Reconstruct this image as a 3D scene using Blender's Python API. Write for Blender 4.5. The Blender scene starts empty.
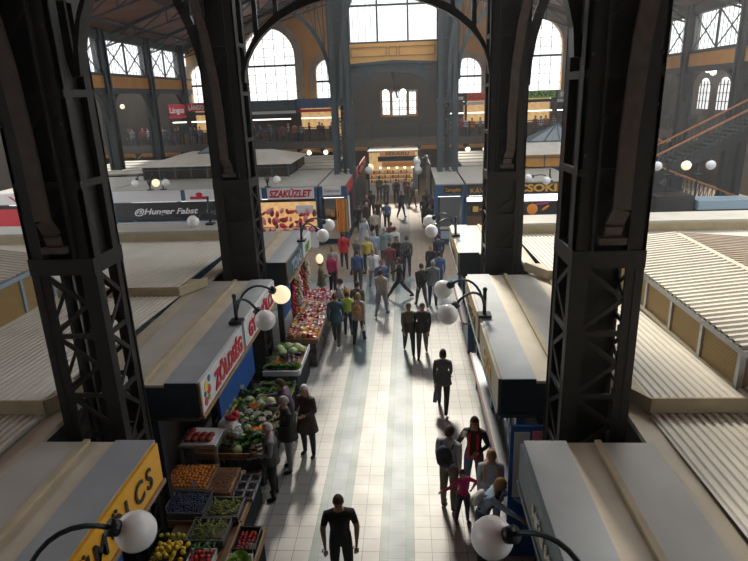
import bpy, bmesh, math, random
from mathutils import Vector, Matrix
random.seed(7)
PI = math.pi
scene = bpy.context.scene
C = scene.collection

# ------------------------------------------------------------------ camera
CAM_H = 7.5
F_PX = 585.0
def _n(v):
    v = Vector(v); v.normalize(); return v
_yc = _n((33.5, -186.5, F_PX))
_zc = -_n((65.0, (F_PX*F_PX + 33.5*65)/186.5, F_PX))
_xc = _yc.cross(_zc)
cam_data = bpy.data.cameras.new('camera'); cam = bpy.data.objects.new('camera', cam_data); C.objects.link(cam)
cam_data.lens = F_PX*36/748; cam_data.sensor_width = 36; cam_data.clip_end = 400; cam_data.clip_start = 0.05
_r = Vector((_xc[0], _yc[0], _zc[0])); _d = Vector((_xc[1], _yc[1], _zc[1])); _f = Vector((_xc[2], _yc[2], _zc[2]))
_m = Matrix((( _r[0], -_d[0], -_f[0]), (_r[1], -_d[1], -_f[1]), (_r[2], -_d[2], -_f[2]))).to_4x4()
_m.translation = Vector((0, 0, CAM_H))
cam.matrix_world = _m
scene.camera = cam

# ------------------------------------------------------------------ light
world = bpy.data.worlds.new('sky'); scene.world = world; world.use_nodes = True
wn = world.node_tree; wb = wn.nodes['Background']
wb.inputs[0].default_value = (0.96, 0.98, 1.0, 1); wb.inputs[1].default_value = 1.8
sun_d = bpy.data.lights.new('sun', 'SUN'); sun = bpy.data.objects.new('sun', sun_d); C.objects.link(sun)
sun_d.energy = 6.0; sun_d.angle = math.radians(9); sun_d.color = (1.0, 0.92, 0.79)
SUN_EL = math.radians(41); SUN_AZ = math.radians(7)      # light travels towards -Y, a little to +X
_sd = Vector((math.sin(SUN_AZ)*math.cos(SUN_EL), -math.cos(SUN_AZ)*math.cos(SUN_EL), -math.sin(SUN_EL)))
sun.rotation_euler = _sd.to_track_quat('-Z', 'Y').to_euler()
vs = scene.view_settings
vs.view_transform = 'Standard'; vs.look = 'None'; vs.gamma = 1.0; vs.use_curve_mapping = False
vs.exposure = 0.0
scene.cycles.use_denoising = True
scene.cycles.max_bounces = 6; scene.cycles.diffuse_bounces = 3; scene.cycles.transparent_max_bounces = 12

# ------------------------------------------------------------------ materials
M = {}
def mat(name, rgb, rough=0.6, metal=0.0, var=0.12, scale=6.0, bump=0.0, emit=None, es=0.0, spec=0.5, alpha=None):
    if name in M: return M[name]
    m = bpy.data.materials.new(name); m.use_nodes = True; nt = m.node_tree
    b = nt.nodes['Principled BSDF']
    b.inputs['Roughness'].default_value = rough; b.inputs['Metallic'].default_value = metal
    b.inputs['Specular IOR Level'].default_value = spec
    if var > 0:
        tc = nt.nodes.new('ShaderNodeTexCoord'); no = nt.nodes.new('ShaderNodeTexNoise')
        no.inputs['Scale'].default_value = scale; no.inputs['Detail'].default_value = 4
        nt.links.new(tc.outputs['Object'], no.inputs['Vector'])
        r = nt.nodes.new('ShaderNodeValToRGB')
        r.color_ramp.elements[0].position = 0.3; r.color_ramp.elements[1].position = 0.72
        r.color_ramp.elements[0].color = tuple(max(0, c*(1-var)) for c in rgb)+(1,)
        r.color_ramp.elements[1].color = tuple(min(1, c*(1+var)) for c in rgb)+(1,)
        nt.links.new(no.outputs['Fac'], r.inputs['Fac']); nt.links.new(r.outputs['Color'], b.inputs['Base Color'])
        if bump > 0:
            bp = nt.nodes.new('ShaderNodeBump'); bp.inputs['Strength'].default_value = bump
            nt.links.new(no.outputs['Fac'], bp.inputs['Height']); nt.links.new(bp.outputs['Normal'], b.inputs['Normal'])
    else:
        b.inputs['Base Color'].default_value = tuple(rgb)+(1,)
    if emit is not None:
        b.inputs['Emission Color'].default_value = tuple(emit)+(1,); b.inputs['Emission Strength'].default_value = es
    if alpha is not None: b.inputs['Alpha'].default_value = alpha
    M[name] = m; return m

def tile_mat(name, rgb, x0, w, yoff, along='x', L=0.303):
    m = bpy.data.materials.new(name); m.use_nodes = True; nt = m.node_tree; N = nt.nodes; K = nt.links
    b = N['Principled BSDF']; b.inputs['Roughness'].default_value = 0.36
    g = N.new('ShaderNodeNewGeometry'); s = N.new('ShaderNodeSeparateXYZ'); K.new(g.outputs['Position'], s.inputs[0])
    ax, ay = ('X', 'Y') if along == 'x' else ('Y', 'X')
    def mt(op, a, bb=None):
        n = N.new('ShaderNodeMath'); n.operation = op
        for i, v in enumerate((a, bb)):
            if v is None: continue
            if isinstance(v, (int, float)): n.inputs[i].default_value = v
            else: K.new(v, n.inputs[i])
        return n.outputs[0]
    def edge(sock, off, size, gw):
        q = mt('DIVIDE', mt('SUBTRACT', sock, off), size); fr = mt('FRACT', q)
        d = mt('SUBTRACT', 0.5, mt('ABSOLUTE', mt('SUBTRACT', fr, 0.5)))
        return mt('LESS_THAN', d, gw/size), mt('FLOOR', q)
    e1, c1 = edge(s.outputs[ax], x0, w, 0.0055); e2, c2 = edge(s.outputs[ay], yoff, L, 0.0055)
    gr = mt('MAXIMUM', e1, e2)
    cx = N.new('ShaderNodeCombineXYZ'); K.new(c1, cx.inputs[0]); K.new(c2, cx.inputs[1])
    wn_ = N.new('ShaderNodeTexWhiteNoise'); K.new(cx.outputs[0], wn_.inputs['Vector'])
    no = N.new('ShaderNodeTexNoise'); no.inputs['Scale'].default_value = 1.3; no.inputs['Detail'].default_value = 5
    K.new(g.outputs['Position'], no.inputs['Vector'])
    v = mt('ADD', mt('ADD', 0.80, mt('MULTIPLY', wn_.outputs['Value'], 0.12)), mt('MULTIPLY', no.outputs['Fac'], 0.16))
    mx = N.new('ShaderNodeMix'); mx.data_type = 'RGBA'; mx.blend_type = 'MULTIPLY'; mx.inputs[0].default_value = 1
    mx.inputs[6].default_value = tuple(rgb)+(1,); K.new(v, mx.inputs[7])
    m2 = N.new('ShaderNodeMix'); m2.data_type = 'RGBA'; K.new(gr, m2.inputs[0]); K.new(mx.outputs[2], m2.inputs[6])
    m2.inputs[7].default_value = (0.10, 0.10, 0.095, 1)
    K.new(m2.outputs[2], b.inputs['Base Color'])
    rr = mt('ADD', 0.38, mt('MULTIPLY', no.outputs['Fac'], 0.2)); K.new(rr, b.inputs['Roughness'])
    M[name] = m; return m

def mesh_mat(name, rgb, scale):          # expanded metal mesh: diamond openings cut with transparency
    m = bpy.data.materials.new(name); m.use_nodes = True; nt = m.node_tree; N = nt.nodes; K = nt.links
    b = N['Principled BSDF']; b.inputs['Base Color'].default_value = tuple(rgb)+(1,); b.inputs['Roughness'].default_value = .6
    g = N.new('ShaderNodeTexCoord'); w1 = N.new('ShaderNodeTexWave'); w1.inputs['Scale'].default_value = scale; w1.bands_direction = 'DIAGONAL'
    K.new(g.outputs['Object'], w1.inputs['Vector'])
    mp = N.new('ShaderNodeMapping'); mp.inputs['Scale'].default_value = (1, -1, 1); K.new(g.outputs['Object'], mp.inputs['Vector'])
    w2 = N.new('ShaderNodeTexWave'); w2.inputs['Scale'].default_value = scale; w2.bands_direction = 'DIAGONAL'; K.new(mp.outputs[0], w2.inputs['Vector'])
    mx = N.new('ShaderNodeMath'); mx.operation = 'MAXIMUM'; K.new(w1.outputs['Fac'], mx.inputs[0]); K.new(w2.outputs['Fac'], mx.inputs[1])
    gt = N.new('ShaderNodeMath'); gt.operation = 'GREATER_THAN'; gt.inputs[1].default_value = 0.55; K.new(mx.outputs[0], gt.inputs[0])
    K.new(gt.outputs[0], b.inputs['Alpha']); M[name] = m; return m

def glass_mat(name, tint=(0.9, 0.95, 1), t=0.85):
    m = bpy.data.materials.new(name); m.use_nodes = True; nt = m.node_tree; N = nt.nodes; K = nt.links
    out = N['Material Output']; N.remove(N['Principled BSDF'])
    tr = N.new('ShaderNodeBsdfTransparent'); tr.inputs[0].default_value = tuple(tint)+(1,)
    tl = N.new('ShaderNodeBsdfTranslucent'); tl.inputs[0].default_value = (.9, .9, .9, 1)
    gl = N.new('ShaderNodeBsdfGlossy'); gl.inputs['Roughness'].default_value = .1
    a = N.new('ShaderNodeMixShader'); a.inputs[0].default_value = 1-t; K.new(tr.outputs[0], a.inputs[1]); K.new(tl.outputs[0], a.inputs[2])
    b = N.new('ShaderNodeMixShader'); b.inputs[0].default_value = .04; K.new(a.outputs[0], b.inputs[1]); K.new(gl.outputs[0], b.inputs[2])
    K.new(b.outputs[0], out.inputs[0]); M[name] = m; return m

mat('iron_dark', (0.013, 0.011, 0.009), 0.5, 0.1, 0.35, 9, 0.15)
mat('iron_strap', (0.080, 0.058, 0.046), 0.5, 0.15, 0.25, 7, 0.1)
mat('iron_hazy', (0.045, 0.062, 0.072), 0.6, 0.0, 0.2, 4)  # lifted blue grey: distance haze put into the iron colour
mat('iron_side', (0.020, 0.025, 0.028), 0.6, 0.0, 0.2, 4)
mat('fascia_top', (0.34, 0.37, 0.39), 0.45, 0.1, 0.10, 2)
mat('cream', (0.58, 0.52, 0.40), 0.55, 0.0, 0.10, 2)
mat('cream_edge', (0.45, 0.38, 0.24), 0.6, 0.0, 0.12, 3)
mat('sheet', (0.43, 0.42, 0.37), 0.45, 0.0, 0.10, 1.2)
mat('corrugated', (0.64, 0.61, 0.53), 0.5, 0.0, 0.08, 1.5)
mat('corrugated_shaded', (0.40, 0.33, 0.25), 0.5, 0.1, 0.1, 2)  # browner copy of the ribbed sheet, shade of the far slope put into its colour
mat('navy', (0.010, 0.020, 0.032), 0.55, 0, 0.2, 4)
mat('blue_paint', (0.035, 0.10, 0.22), 0.45, 0, 0.15, 4)
mat('blue_bright', (0.03, 0.13, 0.45), 0.4, 0, 0.15, 4)
mat('teal_dark', (0.06, 0.10, 0.12), 0.5, 0, 0.15, 4)
mat('white_board', (0.72, 0.73, 0.75), 0.45, 0, 0.04, 3)
mat('yellow_board', (0.85, 0.42, 0.02), 0.4, 0, 0.06, 3)
mat('cream_board', (0.50, 0.44, 0.30), 0.5, 0, 0.1, 3)
mat('black_board', (0.018, 0.016, 0.018), 0.4, 0, 0.1, 3)
mat('ink_black', (0.012, 0.010, 0.010), 0.5, 0, 0)
mat('ink_red', (0.55, 0.015, 0.03), 0.45, 0, 0)
mat('ink_white', (0.85, 0.85, 0.86), 0.5, 0, 0)
mat('ink_gold', (0.75, 0.42, 0.06), 0.4, 0, 0)
mat('ink_orange', (0.9, 0.32, 0.04), 0.4, 0, 0)
mat('ink_pale', (0.30, 0.42, 0.50), 0.4, 0, 0)
mat('ink_grey', (0.28, 0.28, 0.30), 0.4, 0, 0)
mat('wall_ochre', (0.62, 0.30, 0.075), 0.8, 0, 0.12, 0.8)
mat('wall_panel', (0.72, 0.40, 0.13), 0.8, 0, 0.06, 0.8)
mat('stone', (0.36, 0.29, 0.21), 0.8, 0, 0.15, 2)
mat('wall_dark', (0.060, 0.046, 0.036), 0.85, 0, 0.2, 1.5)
mat('roof_wood', (0.20, 0.075, 0.045), 0.7, 0, 0.25, 1.2)
mat('gallery_slab', (0.10, 0.085, 0.075), 0.7, 0, 0.2, 3)
mat('vault', (0.55, 0.25, 0.045), 0.7, 0, 0.15, 3)
mat('handrail', (0.42, 0.17, 0.06), 0.45, 0, 0.15, 4)
mat('globe', (0.90, 0.90, 0.89), 0.25, 0, 0.02, 6)
mat('globe_lit', (0.9, 0.85, 0.7), 0.3, 0, 0, emit=(1.0, 0.80, 0.48), es=.9)
mat('bulb_lit', (0.9, 0.9, 0.85), 0.3, 0, 0, emit=(1.0, 0.93, 0.78), es=3.0)
mat('tube_lit', (0.9, 0.9, 0.9), 0.3, 0, 0, emit=(1.0, 0.97, 0.9), es=2.2)
mat('panel_glow', (0.8, 0.5, 0.2), 0.5, 0, 0.5, 3, emit=(1.0, 0.6, 0.25), es=0.5)  # glow put into stall panels in place of lamplight falling on them
mat('lamp_iron', (0.02, 0.03, 0.035), 0.35, 0.4, 0.1, 6)
mat('wood', (0.20, 0.10, 0.045), 0.6, 0, 0.25, 6)
mat('wood_pale', (0.36, 0.22, 0.11), 0.6, 0, 0.25, 6)
mat('crate_black', (0.015, 0.015, 0.017), 0.5, 0, 0.1)
mat('plastic_white', (0.78, 0.80, 0.82), 0.35, 0, 0.04)
mat('skirt_dark', (0.03, 0.032, 0.03), 0.8, 0, 0.2)
mat('steel', (0.35, 0.37, 0.39), 0.35, 0.7, 0.08)
mesh_mat('brown_mesh', (0.42, 0.28, 0.11), 8)
glass_mat('pane', (1, 1, 1), 0.93)
glass_mat('pane_dim', (0.55, 0.65, 0.70), 0.7)

# ------------------------------------------------------------------ geometry helpers
class MB:
    def __init__(s): s.v = []; s.f = []; s.m = []; s.mats = []; s.sm = []
    def _mi(s, m):
        if m is None: return 0
        if m not in s.mats: s.mats.append(m)
        return s.mats.index(m)
    def add(s, vs_, fs, m=None, smooth=False):
        o = len(s.v); s.v += [tuple(v) for v in vs_]; k = s._mi(m)
        for f in fs: s.f.append([o+i for i in f]); s.m.append(k); s.sm.append(smooth)
        return s
    def box(s, x0, x1, y0, y1, z0, z1, m=None):
        x0, x1 = min(x0, x1), max(x0, x1); y0, y1 = min(y0, y1), max(y0, y1); z0, z1 = min(z0, z1), max(z0, z1)
        v = [(x0,y0,z0),(x1,y0,z0),(x1,y1,z0),(x0,y1,z0),(x0,y0,z1),(x1,y0,z1),(x1,y1,z1),(x0,y1,z1)]
        return s.add(v, [(0,3,2,1),(4,5,6,7),(0,1,5,4),(1,2,6,5),(2,3,7,6),(3,0,4,7)], m)
    def bar(s, a, b, w, h, up=(0,0,1), m=None):
        a = Vector(a); b = Vector(b); d = (b-a).normalized(); u = Vector(up)
        if abs(d.dot(u)) > 0.97: u = Vector((0,1,0))
        sx = d.cross(u).normalized(); u = sx.cross(d).normalized()
        v = []
        for p in (a, b):
            for i, j in ((-1,-1),(1,-1),(1,1),(-1,1)): v.append(p+sx*(w/2*i)+u*(h/2*j))
        return s.add(v, [(0,1,2,3)[::-1],(4,5,6,7),(0,1,5,4),(1,2,6,5),(2,3,7,6),(3,0,4,7)], m)
    def tube(s, pts, r, n=8, m=None, cap=True):
        pts = [Vector(p) for p in pts]; rs = r if isinstance(r, (list, tuple)) else [r]*len(pts)
        vs_ = []; u = None
        for i, p in enumerate(pts):
            d = (pts[min(i+1, len(pts)-1)]-pts[max(i-1, 0)]).normalized()
            if u is None:
                u = d.orthogonal().normalized()
            else:
                u = (u-d*u.dot(d)).normalized()
            w = d.cross(u)
            for k in range(n):
                a = 2*PI*k/n; vs_.append(p+(u*math.cos(a)+w*math.sin(a))*rs[i])
        fs = []
        for i in range(len(pts)-1):
            for k in range(n): fs.append((i*n+k, i*n+(k+1) % n, (i+1)*n+(k+1) % n, (i+1)*n+k))
        if cap:
            fs.append(tuple(range(n))[::-1]); fs.append(tuple((len(pts)-1)*n+k for k in range(n)))
        return s.add(vs_, fs, m, True)
    def ball(s, c, r, n=10, k=7, m=None, sc=(1,1,1), rot=None, z0=0.0, z1=1.0):
        c = Vector(c); vs_ = []
        for i in range(k+1):
            t = PI*(z0+(z1-z0)*i/k)
            for j in range(n):
                a = 2*PI*j/n; p = Vector((r*sc[0]*math.sin(t)*math.cos(a), r*sc[1]*math.sin(t)*math.sin(a), r*sc[2]*math.cos(t)))
                if rot is not None: p = rot @ p
                vs_.append(c+p)
        fs = []
        for i in range(k):
            for j in range(n): fs.append((i*n+j, (i+1)*n+j, (i+1)*n+(j+1) % n, i*n+(j+1) % n))
        return s.add(vs_, fs, m, True)
    def build(s, name, m=None, parent=None, loc=None):
        me = bpy.data.meshes.new(name); me.from_pydata(s.v, [], s.f)
        mats = s.mats if s.mats else [m]
        for q in mats: me.materials.append(M[q] if isinstance(q, str) else q)
        me.polygons.foreach_set('material_index', s.m); me.polygons.foreach_set('use_smooth', s.sm)
        me.update()
        o = bpy.data.objects.new(name, me); C.objects.link(o)
        if parent is not None: o.parent = parent
        if loc is not None: o.location = loc
        return o

def tag(o, label=None, cat=None, group=None, kind=None):
    if label: o['label'] = label
    if cat: o['category'] = cat
    if group: o['group'] = group
    if kind: o['kind'] = kind
    return o
def empty(name, loc=(0,0,0), rz=0):
    o = bpy.data.objects.new(name, None); C.objects.link(o); o.location = loc; o.rotation_euler = (0, 0, rz); o.empty_display_size = .1
    return o
def struct(o): o['kind'] = 'structure'; return o
def dup(o, loc=None, rz=None, parent=None):
    c = o.copy(); C.objects.link(c)
    if parent is not None: c.parent = parent
    if loc is not None: c.location = loc
    if rz is not None: c.rotation_euler = (c.rotation_euler[0], c.rotation_euler[1], rz)
    for ch in o.children: dup(ch, parent=c)
    return c
def curve_obj(name, build, m, parent, matrix):
    cu = build
    ob = bpy.data.objects.new('tmp', cu); C.objects.link(ob)
    dg = bpy.context.evaluated_depsgraph_get(); dg.update()
    me = bpy.data.meshes.new_from_object(ob.evaluated_get(dg)); bpy.data.objects.remove(ob)
    me.name = name; me.materials.clear(); me.materials.append(M[m])
    o = bpy.data.objects.new(name, me); C.objects.link(o)
    me.transform(matrix)
    if parent is not None: o.parent = parent
    return o
def basis(origin, ex, ey):
    ex = Vector(ex); ey = Vector(ey); ez = ex.cross(ey)
    mt = Matrix((ex, ey, ez)).transposed().to_4x4(); mt.translation = Vector(origin); return mt
def text(s, size, origin, ex, ey, m, parent, name='lettering', shear=0.0, bold=0.0, depth=0.006, width=None, align='LEFT', space=1.0):
    cu = bpy.data.curves.new('t', 'FONT'); cu.body = s; cu.size = size; cu.shear = shear; cu.offset = bold; cu.extrude = depth
    cu.align_x = align; cu.space_character = space; cu.resolution_u = 3
    o = curve_obj(name, cu, m, parent, Matrix.Identity(4))
    me = o.data
    if width:
        xs = [v.co.x for v in me.vertices]; w = max(xs)-min(xs)
        k = width/w; x0 = min(xs)
        for v in me.vertices: v.co.x = (v.co.x-x0)*k
    me.transform(basis(origin, ex, ey)); return o
def plate(name, outer, holes, depth, m, parent, origin, ex, ey):
    cu = bpy.data.curves.new('p', 'CURVE'); cu.dimensions = '2D'; cu.fill_mode = 'BOTH'; cu.extrude = depth/2
    for poly in [outer]+holes:
        sp = cu.splines.new('POLY'); sp.points.add(len(poly)-1)
        for i, (x, y) in enumerate(poly): sp.points[i].co = (x, y, 0, 1)
        sp.use_cyclic_u = True
    return curve_obj(name, cu, m, parent, basis(origin, ex, ey))
def part_map(parent, d):                 # build several parts under one thing
    for k, (mb, m) in d.items(): mb.build(k, m, parent)

# ------------------------------------------------------------------ floor
tile_mat('tile_white', (0.43, 0.43, 0.41), 0.0, 0.3, 0.0)
tile_mat('tile_green', (0.13, 0.205, 0.195), 0.0, 0.15, 0.0)
tile_mat('tile_blue', (0.175, 0.235, 0.28), -0.15, 0.3, 0.15)
tile_mat('tile_crossblue', (0.22, 0.29, 0.31), 0.0, 0.3, 0.0, 'y')
tile_mat('tile_far', (0.36, 0.28, 0.20), 0.0, 0.3, 0.0)
tile_mat('tile_fardark', (0.15, 0.145, 0.14), 0.0, 0.3, 0.0)
def floor():
    xs = [(-32, -1.8, 'tile_white'), (-1.8, -1.65, 'tile_green'), (-1.65, -1.35, 'tile_blue'), (-1.35, -1.2, 'tile_green'),
          (-1.2, -0.6, 'tile_white'), (-0.6, -0.45, 'tile_green'), (-0.45, -0.15, 'tile_blue'), (-0.15, 0, 'tile_green'), (0, 24, 'tile_white')]
    ys = [(-8, 20.1, 0), (20.1, 20.7, 1), (20.7, 23.4, 0), (23.4, 24.0, 1), (24.0, 60, 2)]
    b = MB()
    for x0, x1, m in xs:
        for y0, y1, k in ys:
            b.add([(x0,y0,0),(x1,y0,0),(x1,y1,0),(x0,y1,0)], [(0,1,2,3)], 'tile_crossblue' if k == 1 else ((('tile_fardark' if -.7 < x0 < 0 else 'tile_far') if k == 2 else m)))
    struct(b.build('floor'))
floor()

# ------------------------------------------------------------------ hall shell
AX = -0.95                                # centre line of the hall
BW = 56.0                                 # back wall
def arch_poly(xc, w, z0, zt, n=14, pointed=0.0):
    r = w/2; zs = zt-r*(1+pointed); pts = [(xc-r, z0), (xc+r, z0)]
    for i in range(n+1):
        a = PI*i/n; pts.append((xc+r*math.cos(a), zs+r*(1+pointed)*math.sin(a)))
    return pts
BWIN = [(-19.0, 2.0, 6.6, 10.6), (-12.5, 4.75, 6.6, 13.5), (-7.25, 2.1, 6.6, 10.7),
        (5.4, 2.5, 6.6, 10.4), (11.3, 4.75, 6.6, 13.5), (17.4, 2.3, 6.6, 10.6)]
holes = [arch_poly(*w) for w in BWIN]
holes += [[(-2.35, 5.75), (-1.6, 5.75), (-1.6, 7.75), (-2.35, 7.75)], [(-1.42, 5.65), (-0.08, 5.65), (-0.08, 7.75), (-1.42, 7.75)], [(0.1, 5.75), (0.8, 5.75), (0.8, 7.75), (0.1, 7.75)]]
struct(plate('wall_back', [(-30, 0), (24, 0), (24, 9.2), (18.2, 9.2), (18.2, 16.5), (3.5, 16.5), (3.5, 10.2), (-5.6, 10.2), (-5.6, 16.5), (-20.2, 16.5), (-20.2, 9.2), (-30, 9.2)], holes, 0.5, 'wall_ochre', None, (0, BW+.25, 0), (1,0,0), (0,0,1)))
b = MB()
for (xc, w, z0, zt) in BWIN:              # stone surround of each window
    pass
for i, (xc, w, z0, zt) in enumerate(BWIN):
    ow = w+1.1 if w < 3 else w+1.5
    struct(plate('trim_%d' % (i+1), arch_poly(xc, ow, 4.2, zt+(ow-w)/2), [arch_poly(xc, w, z0, zt)], 0.22, 'stone', None, (0, BW-.1, 0), (1,0,0), (0,0,1)))
def back_window(i, xc, w, z0, zt, mat_p='pane'):
    r = empty('window_%d' % i, (xc, BW+.2, z0)); struct(r)
    p = plate('pane', arch_poly(0, w, 0, zt-z0), [], 0.02, mat_p, r, (0, .1, 0), (1,0,0), (0,0,1))
    b = MB(); R = w/2; zs = zt-R-z0
    nv = 5 if w > 3 else 4
    for k in range(1, nv):
        x = -R+w*k/nv; h = zs+math.sqrt(max(0, R*R-x*x)); b.box(x-.022, x+.022, -.04, .04, 0, h)
    for k in range(1, 2*nv):
        x = -R+w*k/(2*nv); h = zs+math.sqrt(max(0, R*R-x*x)); b.box(x-.006, x+.006, -.02, .02, 0, h*.72)
    z = 0.75
    while z < zt-z0-.2:
        hw = R if z <= zs else math.sqrt(max(0, R*R-(z-zs)**2)); t = .09 if abs(z-3.75) < .3 and w > 3 or abs(z-2.25) < .1 and w < 3 else .018
        b.box(-hw, hw, -.05, .05, z-t, z+t); z += .75
    b.build('window_frame', 'iron_hazy', r)
for i, w in enumerate(BWIN): back_window(i+1, *w)
r = struct(empty('window_7', (-0.78, BW+.2, 5.6)))
MB().box(-1.6, 1.6, .08, .1, 0, 2.2).build('pane', 'pane', r)
b = MB()
for x in (-1.57, -.82, -.64, 0, .7, .88, 1.58): b.box(x-.04, x+.04, -.05, .05, 0, 2.15)
for x in (-1.2, -.3, .3, 1.23): b.box(x-.015, x+.015, -.03, .03, 0, 2.15)
for z in (.05, .55, .72, 1.3, 2.1): b.box(-1.6, 1.6, -.05, .05, z-.025, z+.025)
b.build('window_frame', 'iron_side', r)
# dark recess of the end bay in front of the ochre wall
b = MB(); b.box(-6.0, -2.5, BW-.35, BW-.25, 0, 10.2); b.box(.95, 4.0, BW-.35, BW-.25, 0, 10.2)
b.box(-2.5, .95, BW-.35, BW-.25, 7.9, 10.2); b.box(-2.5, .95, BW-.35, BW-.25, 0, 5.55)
b.box(-30, -20.3, BW-.35, BW-.25, 0, 9.2); b.box(18.3, 24, BW-.35, BW-.25, 0, 9.2); struct(b.build('trim_7', 'wall_dark'))  # outer ends: added dark sheets covering the ochre wall

# side walls: clerestory bands on iron posts, dark arcade below, outer wall behind
def side(s, X, XO, y0, y1, zs, n0):
    # yellow band
    b = MB(); b.box(X-.12, X+.12, y0, 56, 8.55, 9.35); struct(b.build('trim_%d' % n0, 'wall_ochre'))
    b = MB(); b.box(X-.2, X+.2, y0, 56, 9.32, 9.5); b.box(X-.2, X+.2, y0, 56, 11.6, 12.1); b.box(X-.15, X+.15, y0, 56, 8.2, 8.55)
    struct(b.build('trim_%d' % (n0+1), 'iron_side'))
    ys = [y0+i*(y1-y0)/zs for i in range(zs+1)]
    for i in range(zs):
        w = struct(empty('window_%d' % (n0+10+i), (X, (ys[i]+ys[i+1])/2, 9.5)))
        h = (ys[i+1]-ys[i])/2-.3
        MB().box(-.01, .01, -h, h, 0, 2.1).build('pane', 'pane', w)
        b = MB()
        for a in (-h, 0, h): b.box(-.06, .06, a-.06, a+.06, 0, 2.1)
        for a, c in ((-h, 0), (0, h)):
            b.bar((0, a, 0), (0, c, 2.1), .06, .06); b.bar((0, c, 0), (0, a, 2.1), .06, .06)
            for k in range(1, 6): yy = a+(c-a)*k/6; b.box(-.015, .015, yy-.012, yy+.012, 0, 2.1)
        b.build('window_frame', 'iron_side', w)
    for i, y in enumerate(ys):
        p = empty('iron_column', (X, y, 0)); b = MB()
        for dx in (-.28, .28):
            for dy in (-.28, .28): b.box(dx-.08, dx+.08, dy-.08, dy+.08, 0, 12.2)
        b.box(-.24, .24, -.22, .22, 0, 12.2)
        b.build('shaft', 'iron_side', p)
        b = MB(); q = 0
        sgn = 1 if s < 0 else -1
        for dy in (-1, 1):
            pts = [(0, dy*(.4+1.6*(1-math.cos(a))), 6.4+1.9*math.sin(a)) for a in [PI/2*k/6 for k in range(7)]]
            for k in range(6): b.bar(pts[k], pts[k+1], .25, .16)
        b.build('bracket', 'iron_side', p)
        wh = ('left', 'right')[s > 0]; nth = ['nearest', 'second', 'third', 'fourth', 'fifth'][i]
        tag(p, 'dark iron column under the %s clerestory windows, %s from the camera' % (wh, nth), 'column')
        # diagonal roof strut
    b = MB(); b.box(XO-.2, XO+.2, y0-8, y1+8, 0, 9.2); struct(b.build('wall_left' if s < 0 else 'wall_right', 'wall_dark'))
side(-1, -20, -27.5, 32.8, 53.8, 3, 20)
side(1, 18, 23.5, 27.8, 54.2, 4, 40)
mat('daylit', (.8,.8,.8), .5, 0, 0, emit=(1,1,1), es=.9)
# windows in the outer aisle wall, seen under the clerestory
for s, X, lst in ((-1, -27.2, (44.5, 49.5, 54)), (1, 23.2, (40.5, 43.5, 46.5, 49.5))):
    for i, y in enumerate(lst):
        w = struct(empty('window_%d' % ((60 if s < 0 else 70)+i), (X, y, 5.6)))
        plate('pane', arch_poly(0, 1.7, 0, 2.3), [], .04, 'daylit', w, (0,0,0), (0,1,0), (0,0,1))
        b = MB()
        for k in range(1, 4): b.box(-.08, .08, -1+k*.5-.03, -1+k*.5+.03, 0, 2.1)
        for k in range(1, 4): b.box(-.08, .08, -1, 1, k*.6-.03, k*.6+.03)
        b.build('window_frame', 'iron_side', w)

# ceilings: boarded side-aisle roofs with trusses
def ceiling(name, xa, za, xb, zb, y0, y1, n, nm, side_):
    b = MB(); b.add([(xa,y0,za),(xb,y0,zb),(xb,y1,zb),(xa,y1,za),(xa,y0,za+.2),(xb,y0,zb+.2),(xb,y1,zb+.2),(xa,y1,za+.2)],
                    [(0,3,2,1),(4,5,6,7),(0,1,5,4),(1,2,6,5),(2,3,7,6),(3,0,4,7)])
    struct(b.build(name, 'roof_wood'))
    for i in range(n):
        y = y0+.4+(y1-y0-1)*i/(n-1)
        t = empty('roof_truss', (xa, y, za)); b = MB(); L = xb-xa; H = zb-za
        b.bar((0,0,-.25), (L,0,H-.25), .16, .22)
        b.build('rafter', 'iron_side', t)
        b = MB(); b.bar((0,0,-.9), (L,0,H-1.6), .1, .1); b.build('tie_rod', 'iron_side', t)
        b = MB(); K = 7
        for k in range(K):
            u0, u1 = k/K, (k+1)/K
            b.bar((L*u0,0,-.9+(H-.7)*u0), (L*u1,0,H*u1-.25), .07, .07)
            b.bar((L*u0,0,-.9+(H-.7)*u0), (L*u0,0,H*u0-.25), .07, .07)
        b.build('truss_web', 'iron_side', t)
        tag(t, 'iron roof truss across the %s aisle, %s from the camera' % (side_, ['nearest','second','third','fourth','fifth','sixth'][i]), 'truss')
    for k in range(5):
        u = (k+.5)/5; x = xa+(xb-xa)*u; z = za+(zb-za)*u-.08
        b = MB(); b.box(x-.08, x+.08, y0, y1, z-.16, z); struct(b.build('trim_%d' % (nm+k), 'iron_side'))
ceiling('ceiling', -20.4, 12.1, -4.4, 17.5, 27, BW, 5, 80, 'left')
ceiling('ceiling', 18.4, 12.1, 3.4, 17.5, 35, BW, 4, 90, 'right')
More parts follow.
